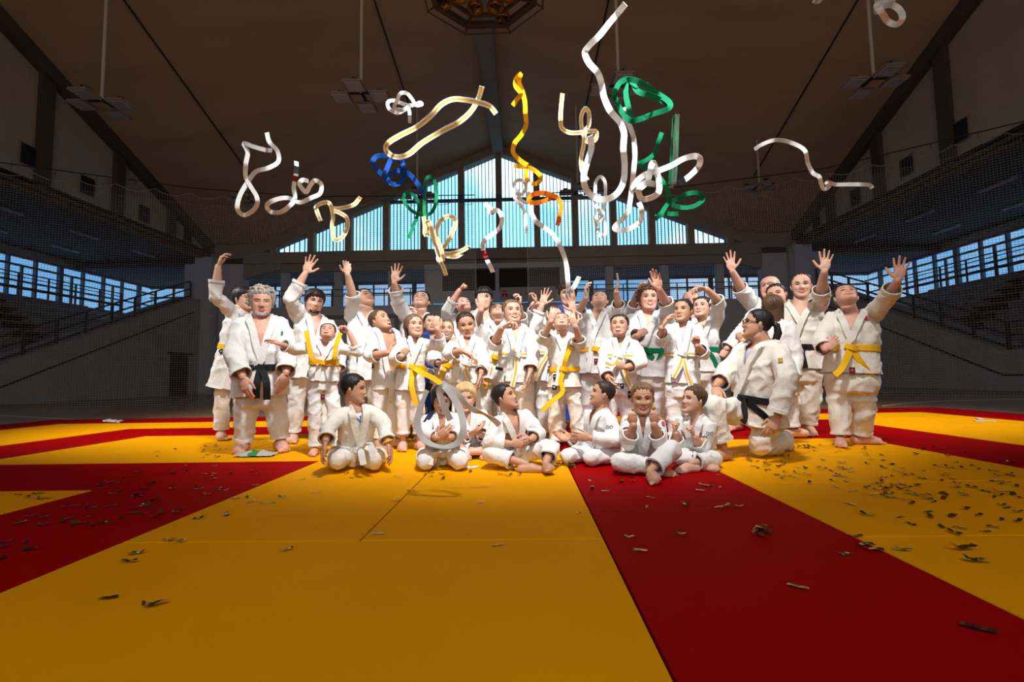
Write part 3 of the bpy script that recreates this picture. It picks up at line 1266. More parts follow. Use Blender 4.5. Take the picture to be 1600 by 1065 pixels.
M['eyewhite'] = mat('eye_white', (.72, .70, .68), .25)
M['iris'] = mat('iris', (.035, .022, .015), .15)
M['mouth'] = mat('mouth_inside', (.11, .012, .012), .5)
M['teeth'] = mat('teeth', (.78, .75, .68), .3)
hm = lambda n, c: mat(n, c, .5, .45, 4, .6, 26, spec=.4, stretch=(3, 3, .7))
HAIR = {'black': hm('black_hair', (.014, .011, .010)), 'dark': hm('dark_brown_hair', (.028, .016, .011)), 'brown': hm('brown_hair', (.085, .045, .024)),
        'light': hm('light_brown_hair', (.17, .095, .048)), 'blond': hm('blond_hair', (.52, .34, .15)), 'grey': hm('grey_hair', (.42, .38, .34))}
gim = lambda n, c: mat(n, c, .85, .04, 5, .55, 34, spec=.15, sheen=.12)
M['gi'] = gim('white_gi_cotton', (.78, .78, .77))
M['gi_cream'] = gim('cream_gi_cotton', (.76, .73, .66))
M['gi_blue'] = gim('blue_gi_cotton', (.012, .08, .46))
M['tee'] = gim('white_tee', (.72, .73, .75))
M['lilac'] = gim('lilac_tee', (.50, .46, .53))
M['navy'] = gim('navy_cloth', (.012, .018, .05))
bl = lambda n, c: mat(n, c, .75, .05, 8, .3, 160, spec=.2)
BELT = {'yellow': bl('yellow_belt_cotton', (.84, .47, .008)), 'black': bl('black_belt_cotton', (.012, .012, .013)), 'white': bl('white_belt_cotton', (.78, .78, .76)),
        'green': bl('green_belt_cotton', (.004, .20, .085)), 'blue': bl('blue_belt_cotton', (.008, .075, .36)), 'orange': bl('orange_belt_cotton', (.85, .21, .008)), 'red': bl('red_label', (.28, .01, .02))}


def strip(mb, pts, nrm, w, t, m=0, cols=None):
    """flat band through pts with surface normals nrm; cols splits it lengthwise: [(from, to, material)]"""
    n = len(pts)
    W = []
    for i in range(n):
        T = (pts[min(i + 1, n - 1)] - pts[max(i - 1, 0)]).normalized()
        s = T.cross(nrm[i])
        W.append(s.normalized() if s.length > 1e-6 else V((0, 0, 1)))
    for u0, u1, mm in (cols or [(-1, 1, m)]):
        rows = []
        for i in range(n):
            h = w / 2
            N_ = nrm[i] * (t / 2)
            rows.append((pts[i] + W[i] * h * u0 - N_, pts[i] + W[i] * h * u1 - N_, pts[i] + W[i] * h * u1 + N_, pts[i] + W[i] * h * u0 + N_))
        for q in range(4):
            k = (q + 1) % 4
            i0 = len(mb.v)
            for r_ in rows:
                mb.v += [tuple(r_[q]), tuple(r_[k])]
            for i in range(n - 1):
                mb.f.append((i0 + 2 * i, i0 + 2 * i + 1, i0 + 2 * i + 3, i0 + 2 * i + 2))
                mb.m.append(mm)
        for r_ in (rows[0][::-1], rows[-1]):
            mb.poly(r_, mm)


def resample(pts, n):
    """Catmull-Rom through pts"""
    pts = [V(p) for p in pts]
    out = []
    m = len(pts) - 1
    for k in range(n):
        u = m * k / (n - 1)
        i = min(int(u), m - 1)
        t = u - i
        p0, p1, p2, p3 = pts[max(i - 1, 0)], pts[i], pts[i + 1], pts[min(i + 2, m)]
        out.append(.5 * ((2 * p1) + (p2 - p0) * t + (2 * p0 - 5 * p1 + 4 * p2 - p3) * t * t + (3 * p1 - p0 - 3 * p2 + p3) * t ** 3))
    return out


def on_ray(joint, px, py, L, sg, D):
    """point of the view ray at distance L from joint; sg -1 nearer the camera, 1 farther, 0 the joint's own depth"""
    d = ray(px, py).normalized()
    tca = (joint - CAM).dot(d)
    if sg == 0:
        return P(px, py, joint.y)
    h2 = L * L - ((joint - CAM).length_squared - tca * tca)
    h = math.sqrt(h2) if h2 > 0 else 0
    return CAM + d * (tca + sg * min(h, .62 * L))


def near_seg(c, a, b, r):
    ab = b - a
    t = max(0, min(1, (c - a).dot(ab) / max(ab.length_squared, 1e-9)))
    return (c - a - ab * t).length < r


def cut_cloth(co, fs, cuts, drop=None, bottom=None, keep_r=.1):
    bm = bmesh.new()
    vv = [bm.verts.new(tuple(c)) for c in co]
    for fc in fs:
        try:
            bm.faces.new([vv[i] for i in fc])
        except ValueError:
            pass
    bm.normal_update()
    jobs = [(ce, dr, (lambda c, ce=ce, r=r, sg=sg: (c - ce).length < r and not any(near_seg(c, a, b, keep_r) for a, b in sg))) for ce, dr, r, sg in cuts]
    if bottom:
        jobs.append(bottom)
    for pc, pn, sel in jobs:
        fcs = [f_ for f_ in bm.faces if sel(f_.calc_center_median())]
        es = {e for f_ in fcs for e in f_.edges}
        vs2 = {v_ for f_ in fcs for v_ in f_.verts}
        bmesh.ops.bisect_plane(bm, geom=fcs + list(es) + list(vs2), dist=1e-5, plane_co=pc, plane_no=pn)
        bmesh.ops.delete(bm, geom=[f_ for f_ in bm.faces if sel(f_.calc_center_median()) and (f_.calc_center_median() - pc).dot(pn) > 1e-5], context='FACES')
    if drop:
        bmesh.ops.delete(bm, geom=[f_ for f_ in bm.faces if drop(f_.calc_center_median())], context='FACES')
    bm.verts.index_update()
    mb = MB()
    mb.v = [tuple(v_.co) for v_ in bm.verts]
    mb.f = [tuple(v_.index for v_ in f_.verts) for f_ in bm.faces]
    mb.m = [0] * len(mb.f)
    bm.free()
    return mb


def cuff_ring(mb, co, fs, c, dr, r, w):
    """sewn hem round an opening, following the cloth"""
    bv = BVHTree.FromPolygons([tuple(p) for p in co], fs)
    A = dr.orthogonal().normalized()
    B_ = dr.cross(A)
    pts, nn = [], []
    for i in range(25):
        a = 2 * math.pi * i / 24
        d = A * math.cos(a) + B_ * math.sin(a)
        h = bv.ray_cast(c + d * r, -d, r)
        q = (h[0] - c).length if h[0] is not None else r * .7
        pts.append(c + d * (min(q, r * .82) + .003))
        nn.append(d)
    pts[-1], nn[-1] = pts[0], nn[0]
    strip(mb, pts, nn, w, .010)


PALM = {'c': V((0, -1, 0)), 'b': V((0, 1, 0)), 'l': V((-1, 0, 0)), 'r': V((1, 0, 0)), 'u': V((0, 0, 1)), 'd': V((0, 0, -1))}


def drape(co, no, amp, sc, seed, zs=.45):
    """cloth folds pushed along the normals"""
    off = V((seed * 1.7, seed * .9, seed * 2.3))
    out = np.empty(len(co))
    for i, p in enumerate(co):
        q = V((p[0], p[1], p[2] * zs)) / sc
        q2 = V((p[0] + .35 * p[2], p[1], p[2] * 1.15 - .4 * p[0])) / sc
        a = noise.noise(q * 6 + off)
        r = 1 - abs(noise.noise(q2 * 7.5 + off * .5)) * 3.2
        r2 = 1 - abs(noise.noise(q * 13 + off * .3)) * 3.2
        out[i] = amp * (.55 * a + .85 * max(0, r) ** 1.5 + .6 * max(0, r2) ** 1.5 - .4)
    return co + no * out[:, None]


def person(label, D, hd, f, nk, sw, hp, aL=None, aR=None, by=0, tone='fair', hair=('short', 'brown'), mouth='smile', eyes='open', gi='gi', belt=None, bt=.24, sk=-.22,
           v=(.58, .34), ft=1.0, hL=None, hR=None, qL=.88, qR=.88, kn=None, an=None, toes=(12, 12), hem=.94, tee=None, tails=None, child=True, group=None, stripe=False, tl=.30, patches=(), spread=.54, knot=True, extra=None, legk=1.0, trousers=None):
    sd = len(label) + int(hd[0])
    m = D / FPX
    hh = hd[2] * m
    sh = sw * m * .76
    Hc = P(hd[0], hd[1] + hd[2] * .015, D + (f[3] if len(f) > 3 else 0))
    N = P(nk[0], nk[1] - .09 * hd[2], D)
    Hp = P(hp[0], hp[1], D + (hp[2] if len(hp) > 2 else 0))
    va = -math.atan2(Hc.x, Hc.y)            # angles are counted from the line to the viewer
    by = by + math.degrees(va)
    ya, pi_ = rad(f[0]) + va, rad(f[1])
    F = V((math.sin(ya) * math.cos(pi_), -math.cos(ya) * math.cos(pi_), math.sin(pi_)))
    U = V((-math.sin(ya) * math.sin(pi_), math.cos(ya) * math.sin(pi_), math.cos(pi_)))
    if len(f) > 2 and f[2]:
        U = Matrix.Rotation(rad(f[2]), 3, F) @ U
    Rt = F.cross(U)
    HM = Matrix(((Rt.x, F.x, U.x, Hc.x), (Rt.y, F.y, U.y, Hc.y), (Rt.z, F.z, U.z, Hc.z), (0, 0, 0, 1))) @ Matrix.Diagonal((hh * .90, hh * .89, hh * .88, 1))
    b_ = rad(by)
    Xb = V((math.cos(b_), math.sin(b_), 0))
    up = (N - Hp).normalized()
    Fb = V((math.sin(b_), -math.cos(b_), 0))
    Fb = (Fb - up * Fb.dot(up)).normalized()
    Xb = (Xb - up * Xb.dot(up)).normalized()
    C = lambda t: Hp + (N - Hp) * t
    TL = (N - Hp).length
    Lu = min(1.75 * sh, .54 * TL, 1.25 * hh)
    Lf = .88 * Lu
    k = .92 if child else 1.0

    arms = []
    for s, a, hnd, q in ((-1, aL, hL, qL), (1, aR, hR, qR)):
        S = N + Xb * (s * sh * .82) - up * (.12 * hh)
        if a is None:
            E = S + Xb * (s * sh * .22) - up * Lu * .95 - Fb * sh * .1
            W = E - up * Lf * .9 + Fb * Lf * .35
        else:
            e, w = a[0], a[1]
            if e[1] < nk[1]:       # raised arm lifts the shoulder
                S = S + up * (.15 * hh)
            E = on_ray(S, e[0], e[1], Lu, e[2] if len(e) > 2 else -1, D)
            W = on_ray(E, w[0], w[1], Lf, w[2] if len(w) > 2 else -1, D)
        if hnd:
            pose, tip, palm = hnd
            HL = .67 * hh
            Tp = on_ray(W, tip[0], tip[1], HL, tip[2] if len(tip) > 2 else 0, D)
            hd_ = (Tp - W)
        else:
            pose, palm = 'soft', None
            hd_ = (W - E)
        hdv = hd_.normalized()
        if palm is None:
            pn = Xb * -s
        else:
            pn = Matrix.Rotation(va, 3, 'Z') @ (PALM[palm] if isinstance(palm, str) else V(palm))
        arms.append((s, S, E, W, hdv, pn, pose, q))

    # ---------------- legs
    legs = []
    feet = MB()
    az = .078 * (hh / .24) * k
    for i, s in enumerate((-1, 1)):
        Hj = Hp + Xb * (s * sh * .48) - up * (.02 * TL)
        if an and an[i] is not None:
            a = an[i]
            A = P(a[0], a[1], D + a[2])
            A.z = max(A.z, az if len(a) < 4 else a[3])
            if len(a) > 3:
                A.z = a[3]
        else:
            A = Hj + Xb * (s * sh * (spread - .48))
            A.z = az
        if kn and kn[i] is not None:
            K = P(kn[i][0], kn[i][1], D + kn[i][2])
            K.z = max(K.z, .55 * sh * legk)
        else:
            K = Hj.lerp(A, .5) + Fb * (.09 * sh) + Xb * (s * .05 * sh)
        legs.append((s, Hj, K, A))

    base = V((Hp.x, Hp.y, 0))
    # ---------------- body
    mb = MB()
    ak = (.86 if child else 1.0) * ft ** .5
    wa = [(-.10, .84, .62), (.05, .94, .68), (.28, .88, .64), (.55, .95, .68), (.80, .96, .62), (.93, .78, .45), (1.0, .42, .34)]
    loft(mb, [(C(t), Xb * (a * sh * k * ft * .93), Fb * (b * sh * ft * .94)) for t, a, b in wa])
    nr = (.215 if child else .255) * hh * (1 + .3 * (ft - 1))
    nb = Hc - U * (.30 * hh) - F * (.09 * hh)
    capsule(mb, [C(.93) - Fb * (.03 * hh), N.lerp(nb, .5) - Fb * (.05 * hh), nb, nb + U * (.12 * hh)], [nr * 1.12, nr, nr * .95, nr * .9])
    for s, S, E, W, hdv, pn, pose, q in arms:
        capsule(mb, [C(.88) + Xb * (s * .45 * sh), S, S.lerp(E, .5), E], [.22 * hh * ak, .215 * hh * ak, .205 * hh * ak, .165 * hh * ak])
        capsule(mb, [E, E.lerp(W, .4), W], [.165 * hh * ak, .165 * hh * ak, .105 * hh])
    for i, (s, Hj, K, A) in enumerate(legs):
        capsule(mb, [Hj, Hj.lerp(K, .5), K], [.36 * sh, .33 * sh, .25 * sh])
        capsule(mb, [K, K.lerp(A, .35), A], [.25 * sh, .27 * sh, .20 * sh])
        # foot
        tw = toes[i]
        if isinstance(tw, (int, float)):
            td = Matrix.Rotation(rad(by), 3, 'Z') @ V((math.sin(rad(s * tw)), -math.cos(rad(s * tw)), 0))
            dn = V((0, 0, -1))
        else:
            td = V(tw[:3]).normalized()
            dn = V(tw[3:6]).normalized() if len(tw) > 3 else V((0, 0, -1))
        sd_ = td.cross(dn).normalized()
        fl = (.92 if child else 1.0) * hh * .98
        hl = A - td * (.17 * fl) + dn * (az * .55)
        capsule(feet, [hl, A + td * .18 * fl + dn * az * .45, A + td * .50 * fl + dn * az * .66], [az * .50, az * .56, az * .42], 10)
        feet.ell(A + td * .36 * fl + dn * az * .62, (.20 * fl, .26 * fl, az * .40), Matrix((sd_, td, -dn)).transposed(), 12, 8)
        for j in range(5):
            o_ = (j - 2) * .075 * fl
            big = (j == 0) if s > 0 else (j == 4)
            L_ = .66 - .035 * (4 - j if s < 0 else j)
            p0 = A + td * .48 * fl + sd_ * (o_ * .9) + dn * az * .72
            p1 = A + td * L_ * fl + sd_ * o_ + dn * az * .80
            r_ = (.052 if big else .037) * fl
            capsule(feet, [p0, p1], [r_, r_ * .9], 7)
    co, no, fs = remesh(mb, .042 * hh, 3)
    co[:, 2] = np.maximum(co[:, 2], .004)
    B = MB()
    B.add(co - np.array(base), fs)
    co, no, fs = remesh(feet, .021 * hh, 2)
    co[:, 2] = np.maximum(co[:, 2], .003)
    B.add(co - np.array(base), fs)
    ht = head_template(mouth, eyes, child)
    B.add(ht.v, ht.f, ht.m, Matrix.Translation(-base) @ HM)
    for s, S, E, W, hdv, pn, pose, q in arms:
        Z = pn - hdv * pn.dot(hdv)
        if Z.length < .05:
            Z = Xb * -s - hdv * (Xb * -s).dot(hdv)
        Z.normalize()
        X = hdv.cross(Z)
        if s > 0 and not (abs(by) > 110) or (s < 0 and abs(by) > 110):
            X = -X
        HL = (.57 if pose == 'fist' else .67) * hh
        o_ = W + hdv * (.02 * hh)
        mtx = Matrix(((X.x * HL, hdv.x * HL, Z.x * HL, o_.x), (X.y * HL, hdv.y * HL, Z.y * HL, o_.y), (X.z * HL, hdv.z * HL, Z.z * HL, o_.z), (0, 0, 0, 1)))
        hco, hno, hfs = HANDS[pose]
        B.add(hco, hfs, None, Matrix.Translation(-base) @ mtx)
    B.v = [(x, y, max(z, .003)) for x, y, z in B.v]
    me = B.mesh('person', skin_set(tone, hair[1]), True)
    root = link('person', me, label=label, cat='person', group=group, loc=base)

    def child_obj(name, mbx, mats, smooth=True, parent=root, label=None):
        mbx.v = [tuple(V(p) - base) for p in mbx.v]
        o = mbx.build(name, mats, None, smooth)
        o.parent = parent
        if parent is not root:
            pass
        if label:
            o['label'] = label
        return o

    # ---------------- hair
    if hair[0]:
        hmb = hair_mesh(hair[0], sd)
        if len(hair) > 2:
            if hair[2] == 'bun':
                hmb.ell((0, -.44, .20), (.17, .15, .17), None, 14, 10)
            if hair[2] == 'tail':
                hmb.tube([(0, -.40, .12), (0, -.56, .10), (.02, -.66, -.15), (.03, -.62, -.5), (.02, -.58, -.8)], [.07, .10, .12, .10, .03], 10)
            if hair[2] == 'beard':
                for i in range(120):
                    r = random.Random(i)
                    x = r.uniform(-.17, .17)
                    z = -.47 + r.uniform(0, .1) + .5 * abs(x) ** 1.5
                    if hsurf(x, z) > 0:
                        hmb.ell((x, hsurf(x, z, 0, 0, 0) - .008, z), (.024, .013, .028), None, 6, 5)
        h2 = MB()
        h2.add(hmb.v, hmb.f, None, HM)
        child_obj('hair', h2, HAIR[hair[1]])

    # ---------------- trousers
    tm = M[trousers or (gi if gi != 'gi' or True else 'gi')]
    T_ = MB()
    rk = (.30 * sh + .155 * hh) * ft ** .5 * legk * (.86 if child else .90)
    loft(T_, [(C(.16), Xb * (.94 * sh * ft), Fb * (.72 * sh * ft)), (C(.0), Xb * (1.0 * sh * ft), Fb * (.76 * sh * ft)), (C(-.14), Xb * (.94 * sh * ft), Fb * (.72 * sh * ft))])
    hems = []
    for s, Hj, K, A in legs:
        he = K.lerp(A, hem)
        T_.tube([Hj + up * (.05 * TL), Hj.lerp(K, .35), Hj.lerp(K, .75), K], [rk * .95, rk * 1.06, rk * .98, rk * .93], 16)
        T_.tube([K, K.lerp(he, .4), K.lerp(he, .8), he + (he - K).normalized() * .02], [rk * .93, rk * .92, rk * .86, rk * .84], 16)
        T_.ell(K, (rk * .95, rk * .95, rk * .95))
        hems.append((he, (he - K).normalized(), rk * 1.3, [(Hj, K.lerp(Hj, .25)), (Hj, Hj.lerp(C(.3), .6))] + [(h2, k2) for s2, h2, k2, a2 in legs if s2 != s] + [(k2, k2.lerp(a2, hem)) for s2, h2, k2, a2 in legs if s2 != s]))
    co, no, fs = remesh(T_, .052 * hh, 2)
    co = drape(co, no, .085 * sh, 1.35 * hh / .3, sd, .7)
    co[:, 2] = np.maximum(co[:, 2], .006)
    t2 = cut_cloth(co, fs, hems, keep_r=rk * .92)
    hems_r = rk
    for he, dr, r, *_ in hems:
        cuff_ring(t2, co, fs, he - dr * .012, dr, r, .07 * hh)
    tro = child_obj('trousers', t2, tm)

    # ---------------- jacket
    J = MB()
    wa = [(sk - .06, 1.24, .94), (sk * .5, 1.18, .88), (bt - .05, 1.06, .80), (bt, 1.02, .77), (bt + .08, 1.06, .80), (.58, 1.12, .82), (.80, 1.10, .75), (.92, .98, .62), (1.0, .80, .54), (1.07, .58, .48)]
    loft(J, [(C(t) - (Fb * (.02 * sh) if t > .9 else Fb * 0), Xb * (a * sh * k * ft), Fb * (b * sh * ft)) for t, a, b in wa], 24)
    cuffs = []
    rs_ = (.27 * sh + .145 * hh) * (1 + .3 * (ft - 1)) * (.82 if child else .87)
    for s, S, E, W, hdv, pn, pose, q in arms:
        ce = E.lerp(W, q)
        dr = (W - E).normalized()
        J.tube([C(.84) + Xb * (s * .40 * sh), S - up * (.04 * hh), S.lerp(E, .5), E], [rs_ * 1.0, rs_ * 1.0, rs_ * .98, rs_ * .92], 16)
        J.tube([E, E.lerp(ce, .5), ce + dr * .015], [rs_ * .92, rs_ * .88, rs_ * .84], 16)
        J.ell(E, (rs_ * .95, rs_ * .95, rs_ * .95))
        cuffs.append((ce, dr, rs_ * 1.35, [(S, E.lerp(S, .3)), (C(.1), C(.85))]))
    co, no, fs = remesh(J, .050 * hh, 2)
    co = drape(co, no, .085 * sh, 1.35 * hh / .3, sd + 7, .5)
    co[:, 2] = np.maximum(co[:, 2], .010)
    vt, vw = v[0], v[1] * 1.2
    segs = [(S.lerp(E, .15), E) for s, S, E, W, hdv, pn, pose, q in arms] + [(E, E.lerp(W, q)) for s, S, E, W, hdv, pn, pose, q in arms]

    def on_sleeve(c, lim=1.12):
        for a_, b2_ in segs:
            ab = b2_ - a_
            t_ = max(0, min(1, (c - a_).dot(ab) / max(ab.length_squared, 1e-9)))
            if (c - a_ - ab * t_).length < rs_ * lim:
                return True
        return False

    def drop(c):
        r_ = c - Hp
        t = r_.dot(up) / TL
        x = r_.dot(Xb)
        fw = r_.dot(Fb)
        hw_ = vw * sh * min(1.0, (t - vt) / (1 - vt)) if t > vt else 0
        if t > vt and abs(x) < hw_ and -.05 * sh < fw < .95 * sh and not on_sleeve(c):
            return True
        return t > 1.03 and abs(x) < vw * sh * 1.1 and abs(fw) < .6 * sh and not on_sleeve(c)
    j2 = cut_cloth(co, fs, cuffs, drop, (C(sk), -up, lambda c: (c - Hp).dot(up) / TL < sk + .15 and not on_sleeve(c)), keep_r=rs_ * .9)
    for ce, dr, r, *_ in cuffs:
        cuff_ring(j2, co, fs, ce - dr * .012, dr, r, .09 * hh)
    bv = BVHTree.FromPolygons([tuple(c) for c in co], fs)
    jk = child_obj('jacket', j2, M[gi])

    def front(x, t, back=False):
        fb = -Fb if back else Fb
        o_ = C(t) + Xb * x + fb * (2.0 * sh)
        h = bv.ray_cast(o_, -fb, 2.4 * sh)
        if h[0] is None:
            return C(t) + Xb * x + fb * (.4 * sh), fb
        return h[0], h[1]
    # collar band: the one on the wearer's left runs across to the belt and on down the skirt
    K_ = MB()
    cw = .15 * hh + .010
    for s in (-1, 1):
        raw = [(s * vw * sh * 1.06 * (1 - u), vt + (1.0 - vt) * (1 - u)) for u in (0, .25, .5, .75, 1)]
        if s > 0:
            raw += [(-.16 * sh, vt - (vt - bt) * .5), (-.28 * sh, bt), (-.36 * sh, bt - (bt - sk) * .5), (-.42 * sh, sk + .015)]
        else:
            raw[-1] = (.03 * sh, vt - .02)
        pts, nn = [], []
        # round the back of the neck
        nk_r = vw * sh * 1.12
        for a in (180, 140, 105):
            p = C(1.055) + Xb * (s * nk_r * math.sin(rad(a))) + Fb * (nk_r * math.cos(rad(a)) * .85 - .10 * sh)
            pts.append(p)
            nn.append((Xb * (s * math.sin(rad(a))) + Fb * math.cos(rad(a)) + up * .3).normalized())
        for x, t in raw:
            p, n_ = front(x, t)
            n_ = (n_ + Fb).normalized()
            pts.append(p + n_ * (.016 if s > 0 else .010) * (hh / .22))
            nn.append(n_)
        pr = resample(pts, 34)
        nr_ = [q_.normalized() for q_ in resample(nn, 34)]
        strip(K_, pr, nr_, cw, .016 * hh / .22)
    co_ = child_obj('collar', K_, M[gi], True, jk)

    if tee:
        tb = MB()
        wt = [(-.05, .88, .65), (.28, .92, .68), (.55, .99, .715), (.80, 1.0, .66), (.90, .82, .52), (.955, .53, .44)]
        loft(tb, [(C(t), Xb * (a * sh * k * ft), Fb * (b * sh * ft)) for t, a, b in wt])
        child_obj('undershirt', tb, M[tee])
    # ---------------- belt
    if belt:
        bc = BELT[belt.split('/')[0]]
        cols = [(-1, -.36, 0), (-.36, .36, 1), (.36, 1, 0)] if '/' in belt else None
        bmats = [bc, BELT[belt.split('/')[1]] if '/' in belt else bc]
        bm_ = MB()
        w = .17 * hh if child else .185 * hh
        pts, nn = [], []
        for i in range(41):
            a = 2 * math.pi * i / 40
            dr = Xb * math.cos(a) + Fb * math.sin(a)
            h = bv.ray_cast(C(bt) + dr * (2.2 * sh), -dr, 2.2 * sh)
            loc = h[0] if h[0] is not None else C(bt) + dr * .7 * sh
            # arms in the way: clamp to the body ellipse
            lim = 1 / math.sqrt((math.cos(a) / (1.10 * sh * k * ft)) ** 2 + (math.sin(a) / (.90 * sh * ft)) ** 2)
            r_ = min((loc - C(bt)).length, lim)
            pts.append(C(bt) + dr * (r_ + .010))
            nn.append(dr)
        strip(bm_, pts, nn, w, .012, 0, cols)
        belt_o = child_obj('belt', bm_, bmats, True)
        kp, kn_ = front(0, bt)
        kp = kp + Fb * .024
        if knot:
            kb = MB()
            Rk = Matrix((Xb, Fb, up)).transposed()
            kb.ell(kp, (.145 * hh, .075 * hh, .095 * hh), Rk @ Matrix.Rotation(rad(25), 3, 'Y'), 12, 8)
            strip(kb, resample([kp - Xb * .16 * hh + up * .05 * hh, kp + Fb * .09 * hh, kp + Xb * .16 * hh - up * .05 * hh], 9), [Fb] * 9, w * .9, .012)
            child_obj('knot', kb, bc, True, belt_o)
        if tails is None:
            tails = [[(kp - Xb * .1 * hh), (kp - Xb * .38 * hh - up * tl * .5 + Fb * .05), (kp - Xb * .55 * hh - up * tl)], [(kp + Xb * .06 * hh), (kp + Xb * .22 * hh - up * tl * .5 + Fb * .05), (kp + Xb * .30 * hh - up * tl * .97)]]
            tails = [[tuple(q_) for q_ in t_] for t_ in tails]
        else:
            tails = [[tuple(kp)] + [tuple(P(p[0], p[1], D + p[2])) for p in t_] for t_ in tails]
        for t_ in tails:
            tb = MB()
            pr = resample(t_, 14)
            for p_ in pr:
                p_.z = max(p_.z, .016 + .35 * w * 0)
            nn = []
            for i in range(14):
                T = (pr[min(i + 1, 13)] - pr[max(i - 1, 0)]).normalized()
                n_ = Fb - T * Fb.dot(T)
                nn.append((n_.normalized() + Xb * (.35 * math.sin(i * .5))).normalized())
            strip(tb, pr, nn, w, .010, 0, cols)
            child_obj('belt_end', tb, bmats, True, belt_o)
    # ---------------- sewn labels
    if patches:
        bt_ = BVHTree.FromPolygons([tuple(V(p) + base) for p in [v_.co for v_ in tro.data.vertices]], [tuple(p.vertices) for p in tro.data.polygons])
    for (px, py, w_, h_, c_, *rest) in patches:
        d = ray(px, py).normalized()
        hj = bv.ray_cast(CAM, d, 12)
        ht_ = bt_.ray_cast(CAM, d, 12)
        h = hj if hj[0] is not None and (ht_[0] is None or hj[3] < ht_[3]) else ht_
        if h[0] is None:
            continue
        n_ = h[1] if h[1].dot(d) < 0 else -h[1]
        n_ = (n_ - d * .5).normalized()
        x_ = V((0, 0, 1)).cross(n_).normalized()
        y_ = n_.cross(x_)
        pb = MB()
        if rest and rest[0]:
            rr = rad(rest[0])
            x_, y_ = x_ * math.cos(rr) + y_ * math.sin(rr), y_ * math.cos(rr) - x_ * math.sin(rr)
        o_ = h[0] + n_ * .012
        a, c2 = x_ * (w_ * m / 2), y_ * (h_ * m / 2)
        if c_.startswith('t:'):
            to = text(c_[2:], h_ * m * 1.0, h[0] + n_ * .005, Matrix((x_, y_, n_)).transposed(), M['signtext'], 'print', None)
            to.data.transform(Matrix.Translation(-base))
            to.parent = jk
            continue
        pb.prism([o_ - a - c2, o_ + a - c2, o_ + a + c2, o_ - a + c2], n_ * .004, 0)
        if c_ in ('bk', 'rd'):      # a small motif on the woven label
            e_ = n_ * .006
            pb.prism([o_ - a * .5 - c2 * .1 + e_, o_ + a * .4 - c2 * .1 + e_, o_ + a * .2 + c2 * .5 + e_, o_ - a * .4 + c2 * .4 + e_], n_ * .001, 1)
        col_ = {'bk': BELT['black'], 'rd': M['label_dark_red'], 'gd': M['label_gold'], 'gn': BELT['green'], 'pk': M['label_pink'], 'nv': M['navy']}[c_]
        child_obj('sewn_label', pb, [col_, M['label_grey'] if c_ == 'bk' else M['label_pink']], False, jk)
    if extra:
        extra(locals())
    return root


M['label_dark_red'] = mat('label_dark_red', (.10, .012, .015), .7)
M['label_gold'] = mat('label_gold', (.55, .36, .05), .6)
M['label_pink'] = mat('label_pink', (.62, .10, .14), .7)
M['label_grey'] = mat('label_grey', (.45, .45, .42), .7)


def glasses(L):
    g = MB()
    HM, base = L['HM'], L['base']
    for s in (-1, 1):
        pts = []
        for i in range(17):
            a = 2 * math.pi * i / 16
            pts.append(HM @ V((s * .14 + .095 * math.cos(a), .43 - .06 * abs(math.cos(a) - (-s)) * .5, .01 + .07 * math.sin(a))))
        g.tube(pts, .0028, 5)
        g.tube([HM @ V((s * .235, .38, .03)), HM @ V((s * .33, .15, .04)), HM @ V((s * .34, -.05, .02))], .0028, 5)
    g.tube([HM @ V((-.05, .44, .03)), HM @ V((0, .455, .035)), HM @ V((.05, .44, .03))], .0028, 5)
    L['child_obj']('glasses', g, M['dark'], True)


def front_boy_extras(L):
    """yellow band on the wrist, print on the shirt"""
    s, S, E, W, hdv, pn, pose, q = L['arms'][1]
    hh, base = L['hh'], L['base']
    b = MB()
    A = hdv.orthogonal().normalized()
    B_ = hdv.cross(A)
    ring = [W - hdv * .004 + (A * math.cos(2 * math.pi * i / 20) + B_ * math.sin(2 * math.pi * i / 20)) * .125 * hh for i in range(21)]
    b.tube(ring, .028 * hh, 6)
    L['child_obj']('wristband', b, BELT['yellow'])
    o = [c for c in L['root'].children if c.name.startswith('undershirt')][0]
    bv = BVHTree.FromPolygons([tuple(v.co + base) for v in o.data.vertices], [tuple(p.vertices) for p in o.data.polygons])
    for px, py, body, size, mt in ((559, 655, 'N', .075, 'print_blue'), (559, 667, 'E', .035, 'print_blue')):
        d = ray(px, py).normalized()
        h = bv.ray_cast(CAM, d, 9)
        if h[0] is None:
            continue
        n_ = h[1] if h[1].dot(d) < 0 else -h[1]
        x_ = V((0, 0, 1)).cross(n_).normalized()
        t = text(body, size, h[0] + n_ * .003, Matrix((x_, n_.cross(x_), n_)).transposed(), M[mt], 'print', None)
        t.data.transform(Matrix.Translation(-base))
        t.parent = o


M['print_blue'] = mat('print_blue', (.02, .05, .25), .7)
